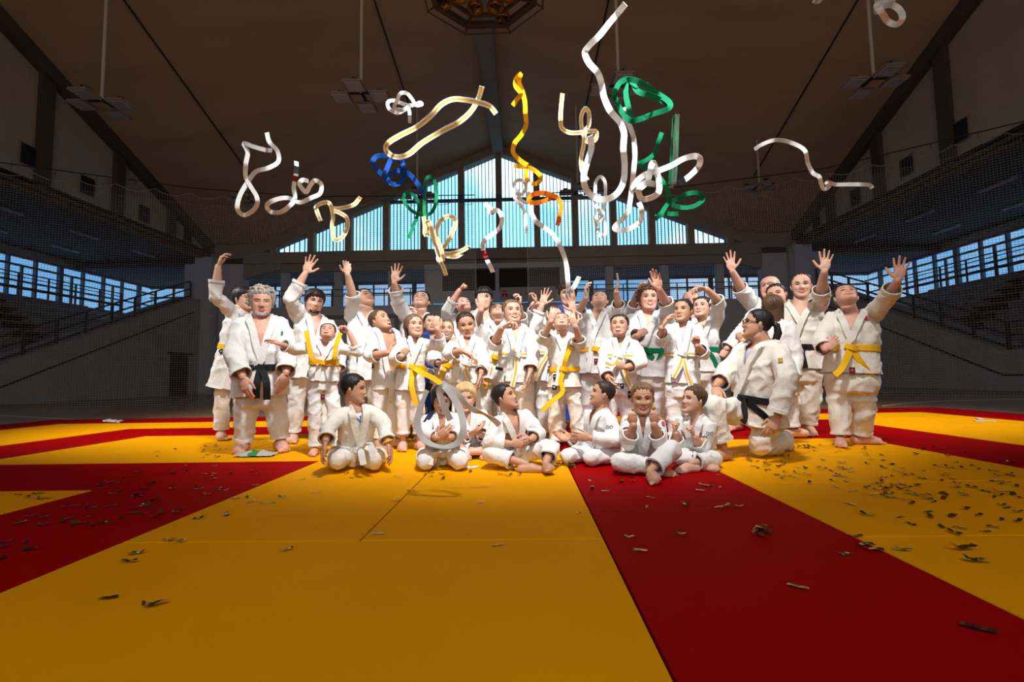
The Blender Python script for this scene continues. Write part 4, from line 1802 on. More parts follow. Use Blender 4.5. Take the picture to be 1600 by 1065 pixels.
# ------------------------------------------------------------------ who stands where (pixel of the photograph, depth in metres)
# --- the back rows
person('young man at far left with arm raised high, yellow belt, partly behind the grey-haired man', 5.9, (381, 467, 43), (38, 5), (382, 494), 31, (362, 575), ((337, 464), (341, 416)), ((408, 540), (404, 575)),
       by=18, tone='fair', hair=('fringe', 'black'), mouth='closed', eyes='open', belt='yellow', bt=.36, sk=-.36, v=(.80, .26), hL=('curl', (350, 388), 'r'), qL=.55, child=False, an=((345, 680, 0), (378, 680, .1)),
       tails=(((352, 556, -.1), (344, 566, -.12)), ((372, 560, 0), (376, 580, 0))), patches=((347, 549, 7, 7, 'bk', 30),))
person('man with dark floppy fringe and goatee reaching up, behind the grey-haired man', 5.55, (491, 471, 45), (14, -4, -8), (492, 502), 35, (484, 580), ((455, 466), (477, 427)), ((531, 552), (528, 578)),
       by=8, tone='fair', hair=('fringe', 'dark', 'beard'), mouth='smile', eyes='squint', v=(.45, .32), hL=('open', (489, 398), 'c'), hR=('soft', (528, 598), 'l'), qL=.65, child=False, sk=-.12, an=((458, 682, 0), (503, 682, 0)), patches=((478, 583, 7, 9, 'bk'),))
person('teenager with bare forearm stretched up, face turned to the roof, behind the open-jacket boy', 5.85, (571, 467, 41), (28, 38), (571, 496), 33, (572, 580), ((551, 464), (543, 428)), ((600, 535), (602, 565)),
       tone='fair', hair=('short', 'dark', 'tail'), mouth='smile', eyes='shut', v=(.8, .28), hL=('curl', (542, 405), 'b'), qL=.12, child=False, sk=-.15, patches=((561, 562, 7, 7, 'bk'),))
person('dark-haired man looking straight up with both hands lifted, behind the long-haired girl', 6.0, (658, 471, 42), (-10, 42), (656, 498), 34, (652, 580), ((622, 476), (616, 441)), ((664, 525), (650, 503)),
       tone='fair', hair=('short', 'black'), mouth='teeth', eyes='shut', v=(.7, .3), hL=('open', (621, 410), 'c'), hR=('curl', (651, 482), 'l'), qL=.72, qR=.3, child=False)
person('kid in a blue gi squeezed between two girls, dark hair, mouth open', 5.6, (673, 505, 36), (12, 14), (676, 526), 27, (668, 596), tone='pink', hair=('short', 'dark'), mouth='open', eyes='open', gi='gi_blue', belt='white', an=((655, 688, 0), (676, 688, 0)))
person('kid with face tipped back and fist raised, behind the dark-haired girl in the striped belt', 5.7, (724, 478, 37), (20, 42), (718, 500), 31, (718, 585), ((699, 484), (718, 453)), None,
       tone='pink', hair=('short', 'brown'), mouth='smile', eyes='shut', hL=('fist', (730, 436), 'r'), qL=.5)
person('teenager with black fringe holding a hand before his face, cream gi', 6.3, (756, 466, 41), (0, 2), (760, 492), 33, (758, 585), ((744, 512), (752, 484)), None,
       tone='fair', hair=('fringe', 'black'), mouth='closed', eyes='open', gi='gi_cream', v=(.66, .3), hL=('soft', (754, 455), 'b'), qL=.1, child=False)
person('boy with head thrown right back beside the short-haired boy, long yellow belt end hanging', 5.45, (777, 489, 40), (5, 52), (777, 511), 32, (772, 590), ((742, 553), (751, 575)), ((816, 503), (812, 479)),
       tone='fair', hair=('short', 'brown'), mouth='closed', eyes='shut', belt='yellow', bt=.38, sk=-.02, v=(.85, .26), hL=('soft', (752, 594), 'r'), hR=('bent', (815, 452), 'l'), qR=.4,
       tails=(((766, 575, -.15), (757, 606, -.15)), ((778, 565, -.1), (792, 570, -.1))), patches=((767, 569, 5, 9, 'bk', 20),))
person('mostly hidden kid with one bent hand up, behind the brown-haired girl, yellow belt', 5.85, (836, 482, 35), (10, 12), (842, 502), 28, (843, 585), ((827, 497), (838, 474)), None,
       tone='fair', hair=('short', 'dark'), mouth='smile', belt='yellow', bt=.46, sk=-.1, hL=('bent', (836, 450), 'l'), qL=.6)
person('smiling brown-haired girl with both hands up, behind the boy laughing at centre front', 5.35, (866, 495, 41), (12, 6), (864, 518), 29, (860, 592), ((835, 512), (847, 477)), ((905, 508), (897, 487)),
       tone='fair', hair=('tied', 'brown', 'tail'), mouth='teeth', eyes='squint', belt='white/yellow', bt=.52, sk=-.05, v=(.7, .3), hL=('open', (854, 452), 'c'), hR=('open', (890, 462), 'c'), qL=.75, qR=.6, patches=((857, 576, 7, 8, 'bk'),))
person('tall dark-haired boy in a blue gi, a white belt end hanging over his face', 6.5, (887, 460, 43), (0, 3), (889, 487), 36, (893, 588), ((856, 540), (860, 575)), ((928, 548), (914, 560)),
       tone='fair', hair=('fringe', 'dark'), mouth='smile', gi='gi_blue', tee='tee', v=(.5, .34), hR=('soft', (905, 580), 'l'), child=False, an=((880, 676, 0), (915, 676, 0)))
person('boy with black hair looking straight up, both arms raised, yellow belt', 5.75, (937, 470, 41), (-5, 48), (932, 494), 36, (932, 576), ((904, 488), (916, 465)), ((967, 482), (963, 456)),
       tone='fair', hair=('short', 'black'), mouth='smile', eyes='shut', belt='yellow', bt=.34, sk=-.08, v=(.72, .3), hL=('curl', (913, 440), 'r'), hR=('open', (968, 425), 'l'), qL=.25, qR=.3,
       tails=(((926, 556, -.15), (918, 562, -.18)), ((945, 556, -.15), (957, 560, -.15))), patches=((931, 564, 6, 8, 'rd'),))
person('half-hidden kid with a raised fist behind the curly-haired boy', 6.1, (1000, 475, 35), (12, 10), (1000, 496), 28, (1000, 585), ((989, 476), (996, 455)), None,
       tone='tan', hair=('short', 'dark'), mouth='closed', hL=('bent', (1002, 436), 'r'), qL=.05)
person('curly-haired boy waving one hand, green belt, cream trousers', 5.45, (1013, 467, 47), (10, 10), (1013, 497), 38, (1010, 590), ((983, 533), (997, 524)), ((1045, 482), (1030, 452)),
       tone='pink', hair=('curly', 'brown'), mouth='teeth', eyes='open', belt='green', bt=.42, sk=.02, v=(.62, .32), ft=1.1, hL=('fist', (1012, 514), 'b'), hR=('soft', (1021, 418), 'c'), qR=.35, gi='gi', tails=(((1022, 560, -.2), (1037, 545, -.2)),))
person('bald man standing behind the girl with tied-back dark hair', 6.2, (1080, 471, 40), (0, 0), (1080, 500), 33, (1080, 590), tone='pink', hair=('bald', 'brown'), mouth='closed', child=False)
person('boy with dark hair shielding his brow, green belt with a hanging end', 5.5, (1097, 481, 42), (-20, 18), (1097, 506), 32, (1097, 584), ((1072, 545), (1074, 572)), ((1123, 470), (1103, 451)),
       tone='fair', hair=('short', 'black'), mouth='smile', belt='green', bt=.46, sk=.05, v=(.58, .33), hR=('bent', (1081, 447), 'd'), qR=.12, tails=(((1090, 556, -.15), (1084, 565, -.15)), ((1112, 556, -.16), (1124, 583, -.16))), patches=((1090, 569, 7, 9, 'rd'),))
person('bald man with glasses and arm raised high behind the leaning woman', 6.6, (1203, 449, 44), (-18, 14), (1206, 482), 40, (1206, 585), ((1160, 456), (1144, 423)), None,
       tone='pink', hair=('bald', 'grey'), mouth='smile', eyes='squint', hL=('open', (1136, 383), 'c'), qL=.22, child=False, v=(.7, .3), extra=glasses)
person('dark-haired woman leaning across with a long arm reaching down, behind the kneeling woman', 6.1, (1214, 461, 43), (-14, 4, 12), (1204, 490), 36, (1192, 582), ((1160, 518), (1135, 545)), None,
       by=-15, tone='pink', hair=('tied', 'dark', 'bun'), mouth='smile', eyes='squint', belt='black', bt=.35, hL=('fist', (1124, 562), 'b'), qL=.92, child=False, an=((1150, 664, 0), (1212, 664, 0)))
person('child with brown hair seen from behind, beside the kneeling woman', 5.0, (1208, 481, 44), (168, 2), (1208, 505), 29, (1216, 596), ((1246, 560), (1240, 590)), ((1176, 545), (1160, 532)),
       by=180, tone='fair', hair=('bob', 'brown'), mouth='closed', hR=('fist', (1152, 518), 'b'), an=((1238, 668, 0), (1206, 668, 0)), toes=(60, 60), belt='yellow')
person('smiling dark-haired man with open collar and raised hand, black belt', 5.6, (1252, 446, 46), (2, 2), (1251, 480), 40, (1250, 582), ((1222, 535), (1228, 568)), ((1282, 462), (1288, 424)),
       tone='fair', hair=('recede', 'dark'), mouth='smile', eyes='squint', gi='gi_cream', belt='black', bt=.36, sk=.06, v=(.70, .42), hR=('open', (1293, 382), 'c'), qR=.25, child=False, an=((1232, 674, .1), (1263, 676, 0)), tails=(((1254, 558, -.2), (1258, 575, -.2)), ((1247, 556, -.2), (1243, 566, -.2))))
# --- middle and front standing row
person('stocky grey-haired man with beard standing with arms at his sides, black belt', 4.85, (409, 472, 54), (0, -2), (408, 505), 46, (408, 618), ((367, 552), (379, 588)), ((449, 549), (447, 582)),
       tone='pink', hair=('curly', 'grey', 'beard'), mouth='closed', eyes='squint', gi='gi', belt='black', bt=.36, sk=.0, v=(.46, .36), ft=1.02, hL=('soft', (384, 612), (.6, .8, 0)), hR=('soft', (443, 604), (-.6, .8, 0)), qL=.93, qR=.93, child=False, an=((380, 699, 0), (437, 697, .05)), spread=.6,
       tails=(((402, 596, -.3), (400, 622, -.28)), ((416, 596, -.3), (417, 624, -.28))), tl=.2, patches=((383, 599, 7, 12, 'pk'), (441, 521, 3, 6, 'gn')), knot=True)
person('boy laughing skyward with a yellow belt flung over both shoulders, arms spread', 4.6, (512, 520, 38), (-8, 42), (508, 540), 28, (505, 600), ((462, 546), (440, 538)), ((560, 550), (546, 520)),
       tone='pink', hair=('short', 'dark'), mouth='wide', eyes='shut', belt='yellow', bt=.52, sk=.08, v=(.7, .32), hL=('soft', (418, 527), 'd'), hR=('bent', (533, 502), 'l'), qL=.8, qR=.35, an=((492, 703, 0), (529, 701, 0)), legk=1.05,
       tails=(((488, 560, -.22), (482, 535, -.2), (478, 517, -.14)), ((521, 562, -.22), (525, 540, -.2), (532, 520, -.14))), patches=((503, 620, 6, 8, 'rd'),))
person('boy with wide open mouth and open jacket over a bare chest', 5.05, (594, 502, 46), (48, 30), (601, 524), 29, (604, 598), ((578, 556), (606, 551)), ((629, 552, 1), (626, 580, 1)),
       by=28, tone='tan', hair=('crop', 'brown'), mouth='wide', eyes='open', v=(-.35, .62), sk=-.12, hL=('curl', (622, 546), 'b'), qL=.35, an=((590, 686, 0), (617, 684, 0)), patches=((584, 572, 3, 7, 'bk'),))
person('girl with long light brown hair pointing forward, yellow belt blown sideways', 4.85, (647, 510, 45), (22, 16), (647, 534), 27, (641, 596), ((616, 562), (628, 556)), ((690, 540), (683, 514)),
       by=8, tone='fair', hair=('long', 'light'), mouth='smile', eyes='open', belt='yellow', bt=.34, sk=-.2, v=(.60, .32), hL=('fist', (634, 548), 'b'), hR=('bent', (680, 492), 'b'), qR=.55, an=((630, 693, 0), (655, 693, 0)), hem=.74,
       tails=(((655, 580, -.2), (676, 590, -.28), (690, 600, -.3)), ((643, 600, -.2), (650, 632, -.2))))
person('smiling girl with light brown hair, one hand at her waist, yellow belt', 5.25, (697, 516, 40), (2, 14), (697, 540), 24, (697, 598), ((673, 562), (685, 568)), None,
       tone='fair', hair=('tied', 'light', 'tail'), mouth='teeth', eyes='open', belt='yellow', bt=.44, v=(.6, .3), hL=('soft', (697, 565), 'u'), tails=(((688, 588, -.2), (682, 596, -.22)),))
person('grinning girl with dark hair stretching her arm toward the viewer, white belt with yellow stripe', 4.85, (728, 507, 46), (6, -8, 8), (730, 533), 29, (728, 606), ((701, 553), (722, 548)), ((757, 565), (752, 582)),
       tone='tan', hair=('tied', 'dark', 'tail'), mouth='open', eyes='squint', belt='white/yellow', bt=.50, sk=.10, v=(.6, .34), hL=('soft', (742, 558), 'd'), hR=('soft', (750, 600), 'l'), qL=.55, tails=(((728, 578, -.15), (735, 593, -.16)), ((720, 580, -.15), (716, 590, -.15))))
person('short-haired boy smiling with one hand at his chin, white belt with yellow stripe', 4.95, (800, 488, 47), (16, 14), (806, 518), 35, (806, 602), ((771, 538), (784, 512)), ((834, 552), (829, 578)),
       tone='fair', hair=('short', 'light'), mouth='teeth', eyes='open', belt='white/yellow', bt=.54, sk=.06, v=(.52, .32), hL=('bent', (799, 502), 'd'), hR=('soft', (826, 600), 'l'), qL=.25, qR=.95, tails=(((803, 545, -.16), (796, 527, -.12)), ((806, 580, -.16), (800, 604, -.16))), patches=((791, 591, 6, 9, 'gn'),))
person('boy laughing upward at centre front, one yellow belt end blown across his chest', 4.75, (877, 505, 41), (3, 45), (880, 529), 31, (882, 600), ((848, 530), (861, 502)), ((907, 538), (899, 510)),
       tone='fair', hair=('short', 'light'), mouth='wide', eyes='shut', gi='gi_cream', belt='yellow', bt=.31, sk=-.05, v=(.70, .30), hL=('curl', (867, 480), 'b'), hR=('curl', (892, 492), 'b'), qL=.3, qR=.3, an=((868, 690, 0), (904, 688, 0)),
       tails=(((884, 560, -.17), (893, 541, -.16)), ((876, 595, -.17), (879, 612, -.18), (862, 627, -.2), (847, 641, -.2))), patches=((868, 588, 6, 8, 'bk'), (867, 606, 7, 8, 'bk'), (891, 544, 7, 9, 'bk', -35)))
person('black-haired boy laughing with mouth wide open, white and yellow belt, hand closed at his waist', 4.85, (968, 510, 45), (-8, 20), (970, 535), 33, (967, 606), ((1000, 572), (978, 573))[::-1] and ((942, 572), (950, 590)), ((1001, 566), (978, 574)),
       tone='tan', hair=('short', 'black'), mouth='wide', eyes='squint', belt='white/yellow', bt=.66, sk=.10, v=(.6, .3), hR=('fist', (963, 569), 'b'), qR=.75, an=((950, 688, 0), (980, 690, 0)), tails=(((958, 570, -.2), (946, 566, -.2)), ((978, 585, -.2), (988, 606, -.2))), patches=((972, 603, 5, 8, 'bk'), (983, 616, 5, 11, 'bk')))
person('girl with dark hair tied back and clenched fist, lilac shirt under her gi, striped belt', 4.9, (1067, 486, 45), (-20, 12), (1067, 513), 33, (1066, 606), ((1034, 530), (1034, 512)), ((1099, 552), (1089, 540)),
       tone='tan', hair=('tied', 'dark', 'tail'), mouth='closed', eyes='open', belt='white/yellow', bt=.54, sk=.08, v=(.45, .30), tee='lilac', hL=('soft', (1044, 493), 'd'), hR=('fist', (1086, 514), 'c'), qL=.5, qR=.45, tails=(((1072, 575, -.16), (1080, 602, -.16)), ((1062, 572, -.16), (1052, 590, -.14))), patches=((1052, 590, 6, 10, 'rd'),))
person('round-faced boy at far right with head thrown back and arm flung up, yellow belt', 4.75, (1322, 464, 50), (12, 48), (1330, 497), 43, (1330, 598), ((1284, 532), (1290, 546)), ((1378, 476), (1403, 438)),
       tone='pink', hair=('short', 'dark'), mouth='smile', eyes='shut', gi='gi_cream', belt='yellow', bt=.50, sk=.14, v=(.62, .34), ft=1.1, hL=('soft', (1308, 530), 'b'), hR=('open', (1410, 402), 'c'), qL=.8, qR=.7, an=((1314, 690, 0), (1345, 683, .1)), toes=(0, (1, -.25, 0)),
       tails=(((1316, 574, -.2), (1304, 586, -.2)), ((1345, 566, -.2), (1362, 588, -.2))), patches=((1332, 579, 7, 10, 'rd'), (1352, 497, 9, 5, 'pk')))
# --- kneeling and seated in front
person('kneeling woman with glasses and black ponytail, hand on her raised knee, black belt', 4.15, (1183, 506, 54), (-78, 14), (1190, 545), 50, (1185, 648, .08), ((1132, 588), (1118, 603)), ((1231, 592), (1215, 650)),
       by=-42, tone='tan', hair=('tied', 'black', 'tail'), mouth='teeth', eyes='open', gi='gi_cream', belt='black', bt=.26, sk=-.10, v=(.50, .32), tee='lilac', hL=('soft', (1123, 629, -1), (0, .5, -.9)), hR=('soft', (1199, 680), 'b'), qL=.62, qR=.92, child=False,
       kn=((1112, 636, -.16), (1192, 712, -.02)), an=((1129, 700, -.12), (1234, 694, .34, .10)), toes=((-.8, -.55, 0), (-.1, -.35, -1, 0, .9, -.3)), hem=.8, legk=1.05, spread=.5, tails=(((1195, 650, -.15), (1203, 662, -.15)), ((1165, 650, -.2), (1160, 660, -.2))), extra=glasses, patches=((1219, 563, 6, 6, 'gd'),))
KN = dict(hem=.9, legk=1.0, tl=.12)
person('kneeling boy with black hair turned sideways, white belt tied in a big knot, yellow wristband', 3.85, (553, 607, 52), (70, 0), (557, 643), 35, (556, 706, .12), ((513, 668), (509, 688)), ((600, 664), (606, 690)),
       by=12, tone='tan', hair=('short', 'black'), mouth='closed', eyes='open', gi='gi_cream', belt='white', bt=.22, sk=-.14, v=(.26, .30), tee='tee', hL=('soft', (503, 706), 'r'), hR=('soft', (612, 708), 'l'), qL=.92, qR=.9,
       kn=((528, 720, -.16), (582, 719, -.16)), an=((524, 712, .30, .06), (594, 712, .30, .06)), toes=((0, 1, -.2, 0, .2, 1), (.4, 1, -.2, 0, .2, 1)), extra=front_boy_extras, tails=(((563, 700, -.30), (568, 726, -.36)), ((577, 692, -.28), (583, 714, -.34))), **KN)
person('kneeling child hidden behind a loose white belt, gi with dark shoulder stripes', 3.9, (690, 624, 48), (4, -12), (691, 653), 34, (692, 708, .12), ((664, 678), (683, 684)), ((720, 676), (703, 684)),
       tone='tan', hair=('bob', 'black'), mouth='closed', eyes='open', belt='white', bt=.2, sk=-.14, v=(.3, .30), hL=('curl', (695, 676), 'b'), hR=('curl', (690, 677), 'b'), qL=.8, qR=.8,
       kn=((664, 722, -.16), (718, 721, -.16)), an=((662, 712, .28, .06), (722, 712, .28, .06)), toes=((0, 1, -.2, 0, .2, 1), (0, 1, -.2, 0, .2, 1)), tails=(((676, 712, -.16), (672, 726, -.2)), ((716, 712, -.1), (730, 728, -.16))),
       patches=((668, 652, 3, 22, 'nv', -28), (673, 651, 3, 22, 'nv', -28), (678, 663, 4, 9, 'pk', 10), (708, 645, 12, 3, 'pk', -35)), **KN)
person('blond child sitting behind the loose white belt, bare legs folded', 4.42, (727, 620, 50), (3, -4), (730, 650), 32, (742, 706, .1), ((712, 690), (732, 678)), ((768, 684), (750, 678)),
       tone='fair', hair=('bob', 'blond'), mouth='closed', eyes='open', v=(.5, .3), hL=('soft', (746, 672), 'u'), hR=('soft', (738, 676), 'u'), kn=((712, 702, -.12), (778, 700, -.1)), an=((764, 712, -.2, .06), (722, 714, -.22, .06)), toes=((1, -.2, 0), (-1, -.2, 0)), sk=-.12, hem=.45, legk=1.0)
person('boy sitting cross-legged and looking up to the side, dark hair, open collar', 3.9, (789, 621, 49), (66, 24), (797, 652), 35, (806, 708, .08), ((766, 690), (798, 693)), ((842, 676), (830, 686)),
       by=18, tone='tan', hair=('short', 'black'), mouth='closed', eyes='open', v=(.15, .36), hL=('curl', (818, 692), 'b'), hR=('curl', (816, 690), 'b'), qL=.7, qR=.7, kn=((764, 708, -.12), (862, 700, -.10)), an=((822, 718, -.22, .055), (852, 716, -.26, .06)), toes=((1, -.1, 0, 0, -.6, -1), (.1, -1, .3, .3, -.2, -1)), sk=-.14, hem=.62, legk=1.0)
person('boy sitting in profile facing left with cropped brown hair, hands together', 4.05, (941, 615, 48), (-80, 18), (937, 648), 33, (940, 708, .1), ((950, 690), (922, 684))[::-1] and ((908, 692), (893, 684)), ((962, 688), (922, 684)),
       by=-46, tone='tan', hair=('crop', 'dark'), mouth='smile', eyes='open', v=(.22, .30), hL=('soft', (884, 683), 'r'), hR=('soft', (897, 681), 'b'), qL=.75, qR=.9, kn=((888, 712, -.12), (925, 721, -.20)), an=((930, 712, .2, .06), (972, 716, -.05, .06)), toes=((1, .3, -.2, 0, 0, 1), (1, .3, -.2, 0, 0, 1)), sk=-.14, hem=.95, legk=1.0, patches=((953, 667, 9, 7, 't:DO'),))
person('smiling boy sitting cross-legged holding gold confetti at both cheeks', 3.65, (1004, 622, 55), (3, 0), (1004, 658), 37, (1006, 716, .12), ((981, 692), (990, 664)), ((1031, 692), (1022, 663)),
       tone='tan', hair=('short', 'light'), mouth='smile', eyes='squint', v=(.3, .26), hL=('fist', (987, 641), 'b'), hR=('fist', (1022, 639), 'b'), qL=.45, qR=.45, kn=((970, 722, -.14), (1050, 702, -.16)), an=((1022, 722, -.16, .06), (1014, 728, -.34, .06)), toes=((1, -.3, 0), (-.15, -1, .15, .5, 0, -1)), sk=-.14, hem=.8, legk=1.0, patches=((1035, 662, 4, 6, 'pk'),))
person('small boy sitting at right of the seated row, face turned left, hands before his chest', 3.85, (1084, 625, 50), (-52, 14), (1088, 659), 34, (1092, 714, .1), ((1056, 694), (1055, 676)), ((1096, 700), (1085, 682)),
       by=-20, tone='fair', hair=('short', 'brown'), mouth='smile', eyes='open', v=(.4, .28), hL=('fist', (1051, 656), 'r'), hR=('fist', (1079, 660), 'l'), qL=.5, qR=.5, kn=((1062, 714, -.14), (1116, 718, -.12)), an=((1092, 718, -.18, .06), (1080, 722, -.24, .06)), toes=((1, -.3, 0), (-1, -.4, 0)), sk=-.14, hem=.8, legk=1.0, patches=((1109, 677, 9, 7, 't:DO'),))
# ------------------------------------------------------------------ belts thrown into the air
def flying(label, D, path, kind='white', w=.043, tw=(0, 0), group='belts tossed in the air', n=110, wob=.10, tip=None, mark=None, onmat=False):
    """path: pixels (x, y[, depth offset[, twist]]) of the belt's middle line"""
    pts = [P(p[0], p[1], D + (p[2] if len(p) > 2 else wob * math.sin(i * 1.9 + D * 7))) for i, p in enumerate(path)]
    tws = [p[3] if len(p) > 3 else tw[0] + (tw[1] - tw[0]) * i / (len(path) - 1) + 15 * math.sin(i * 1.3 + path[0][0]) for i, p in enumerate(path)]
    pr = resample(pts, n)
    twr = [t.x for t in resample([(t, 0, 0) for t in tws], n)]
    nn = []
    prev = None
    for i in range(n):
        T = (pr[min(i + 1, n - 1)] - pr[max(i - 1, 0)]).normalized()
        view = (CAM - pr[i]).normalized()
        q = view - T * view.dot(T)
        if q.length < .15:
            q = q + (prev or T.orthogonal()) * .5
            q = q - T * q.dot(T)
        q.normalize()
        q = Matrix.Rotation(rad(twr[i]), 3, T) @ q
        if prev is not None and q.dot(prev) < 0 and False:
            q = -q
        prev = q
        nn.append(q)
    base = sum(pr, V((0, 0, 0))) / n
    if onmat:
        base.z = 0
    pr = [p - base for p in pr]
    k = kind.split('/')
    mats = [BELT[k[0]], BELT[k[-1]]]
    cols = [(-1, -.34, 0), (-.34, .34, 1), (.34, 1, 0)] if len(k) > 1 else None
    b = MB()
    strip(b, pr, nn, w, .0045, 0, cols)
    o = b.build('belt', mats, None, True, label=label, cat='belt', group=group)
    o.location = base
    for mk, c in ((tip, 'black'), (mark, 'red')):
        if mk is not None:
            i0 = int(mk[0] * (n - 1))
            i1 = max(i0 + 2, int(mk[1] * (n - 1)))
            t = MB()
            strip(t, pr[i0:i1 + 1], nn[i0:i1 + 1], w * 1.04, .008, 0)
            q = t.build('brand_tag' if False else 'sewn_label', BELT[c])
            q.parent = o
    return o


flying('white belt curled like an open loop with a zigzag top, leftmost in the air', 4.9, [(417, 207), (421, 222), (433, 235), (435, 252), (420, 262), (400, 268), (388, 283), (375, 305), (371, 326), (382, 336), (398, 326), (402, 310), (391, 290), (384, 276), (384, 256), (387, 238), (381, 224), (396, 229), (414, 234), (425, 235)])
flying('white belt bent into a flat double bow, dark label on its upright end', 4.9, [(463, 252), (463, 270), (459, 292), (461, 310), (455, 319), (440, 331), (424, 331), (417, 321), (430, 312), (450, 309), (468, 316), (486, 309), (500, 302), (502, 288), (492, 282), (484, 291), (478, 300), (468, 288), (473, 281), (482, 283)], tip=(.03, .06), mark=(.07, .09))
flying('white belt with yellow stripe shaped like a letter D before the gable window at left', 5.0, [(501, 345), (496, 332), (494, 323), (504, 317), (515, 318), (520, 336), (519, 356), (523, 374), (534, 371), (543, 356), (542, 341), (532, 333), (518, 327), (534, 325), (552, 320), (560, 312), (563, 308)], 'white/yellow')
flying('small white belt tied in a loose knot below the inner left floodlight', 4.9, [(640, 192), (640, 178), (637, 170), (622, 176), (609, 171), (606, 160), (616, 157), (634, 164), (647, 164), (656, 160), (659, 163), (650, 164), (644, 155), (636, 146), (626, 146), (620, 158), (616, 168), (628, 172), (640, 166)], w=.036)
flying('long white belt with yellow stripe stretched as a big hairpin near the ridge beam', 4.6, [(775, 178), (765, 166), (747, 160), (728, 156), (708, 155), (690, 163), (672, 182), (650, 199), (626, 211), (606, 224), (604, 236), (618, 245), (638, 241), (660, 223), (690, 205), (715, 192), (735, 175), (747, 155), (753, 135)], 'white/yellow', w=.05)
flying('blue belt coiled in rings with one end trailing down', 4.9, [(662, 303), (652, 286), (640, 272), (630, 266), (629, 252), (620, 244), (605, 243), (589, 244), (582, 254), (590, 266), (602, 276), (612, 287), (624, 286), (632, 274), (630, 258), (622, 250), (612, 248), (606, 260), (600, 276), (606, 284), (612, 272), (622, 266), (630, 268)], 'blue', w=.048)
flying('thin green belt hanging in a narrow loop before the left gable panes', 5.1, [(639, 372), (646, 352), (653, 334), (654, 318), (646, 305), (634, 302), (631, 312), (642, 328), (660, 336), (674, 332), (681, 316), (682, 296), (678, 281), (670, 276), (664, 286), (663, 306), (663, 330), (664, 340)], 'green', w=.036)
flying('striped belt folded in several loops, its black tip pointing right', 4.7, [(697, 430), (692, 415), (685, 405), (688, 396), (700, 400), (714, 400), (728, 390), (731, 386)] + [(720, 392), (700, 397), (690, 392), (698, 380), (707, 362), (712, 346), (706, 338), (694, 340), (684, 352), (682, 368), (690, 392), (692, 408)], 'white/yellow', tip=(.30, .36))
flying('stiff white and yellow belt end hanging straight down over the folded loops', 4.65, [(662, 338), (664, 352), (664, 366), (670, 362), (668, 345), (672, 350), (676, 368), (682, 388), (688, 406), (690, 410)], 'white/yellow', n=40)
flying('white belt twisted like a question mark with a red and black label', 4.8, [(757, 318), (766, 325), (770, 332), (764, 330), (778, 329), (784, 340), (782, 354), (772, 364), (760, 373), (754, 382), (756, 394), (762, 408), (767, 418), (770, 425)], w=.044, mark=(.76, .82), tip=(.82, .84))
flying('solid yellow belt unwinding from near the ridge beam, highest of the yellow ones', 4.6, [(801, 165), (808, 155), (814, 146), (806, 135), (806, 125), (813, 116), (811, 128), (816, 142), (820, 158), (821, 178), (822, 195), (815, 210), (804, 224), (802, 238), (812, 250), (824, 258)], 'yellow', w=.044)
flying('short yellow belt spiralling open just under the yellow ribbon', 5.1, [(803, 259), (816, 260), (827, 262), (838, 268), (845, 277), (840, 286), (828, 286), (822, 276), (823, 264)], 'yellow', w=.046, n=50)
flying('white belt in a small knot before the central mullion', 5.1, [(823, 364), (821, 350), (820, 332), (813, 320), (804, 308), (801, 292), (808, 282), (818, 283), (822, 294), (814, 304), (808, 298), (814, 312), (824, 316), (826, 300), (828, 284)], w=.036)
flying('orange belt looped in a flat ring with a thin tail', 4.8, [(871, 352), (874, 338), (877, 322), (872, 310), (860, 304), (846, 301), (832, 304), (826, 312), (834, 317), (850, 314), (860, 308), (850, 302), (836, 303)], 'orange', w=.044)
flying('long white belt falling to the boy in the blue gi', 5.6, [(829, 321), (831, 334), (838, 346), (850, 355), (862, 364), (872, 378), (880, 396), (885, 414), (887, 434), (888, 452), (887, 466), (890, 456), (898, 446), (905, 432)], w=.055)
flying('white belt with yellow stripe dangling in a loop left of the tall white belt', 4.6, [(879, 146), (877, 165), (876, 186), (878, 200), (890, 207), (906, 207), (922, 205), (932, 206), (930, 218), (918, 221), (910, 204), (908, 184), (914, 170), (920, 176), (920, 195), (914, 206), (912, 226), (908, 248), (910, 268), (918, 282)], 'white/yellow', w=.042)
flying('tall white belt hanging in one huge curve from the top of the picture', 4.3, [(977, 6), (966, 20), (952, 36), (938, 54), (922, 70), (914, 82), (920, 98), (934, 114), (940, 132), (944, 152), (954, 174), (968, 190), (975, 208), (974, 232), (976, 258), (974, 284), (964, 302), (948, 311), (930, 309), (916, 296), (912, 276), (918, 252), (924, 230), (922, 212)], w=.056, n=110)
flying('green belt folded in a triangle of loops at upper right of centre', 4.5, [(1046, 164), (1030, 155), (1012, 148), (996, 142), (984, 124), (970, 128), (962, 140), (960, 150), (970, 172), (984, 188), (1000, 186), (1020, 178), (1044, 170), (1046, 160), (1030, 148), (1012, 136), (994, 126), (980, 126), (978, 146), (982, 168), (986, 186)], 'green', w=.05)
flying('long white belt dropping between the green triangle and the lower green belt', 4.8, [(975, 168), (976, 182), (985, 200), (990, 216), (992, 240), (990, 268), (987, 296), (983, 322), (978, 336), (968, 346), (960, 356), (970, 360), (986, 356), (1000, 346), (1003, 330), (998, 316)], w=.05)
rolled = flying('green belt rolled up tight in a clear wrapper, hanging upright', 4.75, [(1047, 288), (1049, 262), (1050, 232), (1051, 205), (1053, 186), (1057, 186), (1058, 206), (1058, 234), (1057, 262), (1055, 284)], 'green', w=.05, tw=(60, 60), n=40, wob=.03)
b = MB()
b.bar(P(1050, 291, 4.75) - rolled.location, P(1056, 182, 4.75) - rolled.location, .10, .05)
o = b.build('wrapper', M['plastic'])
o.parent = rolled
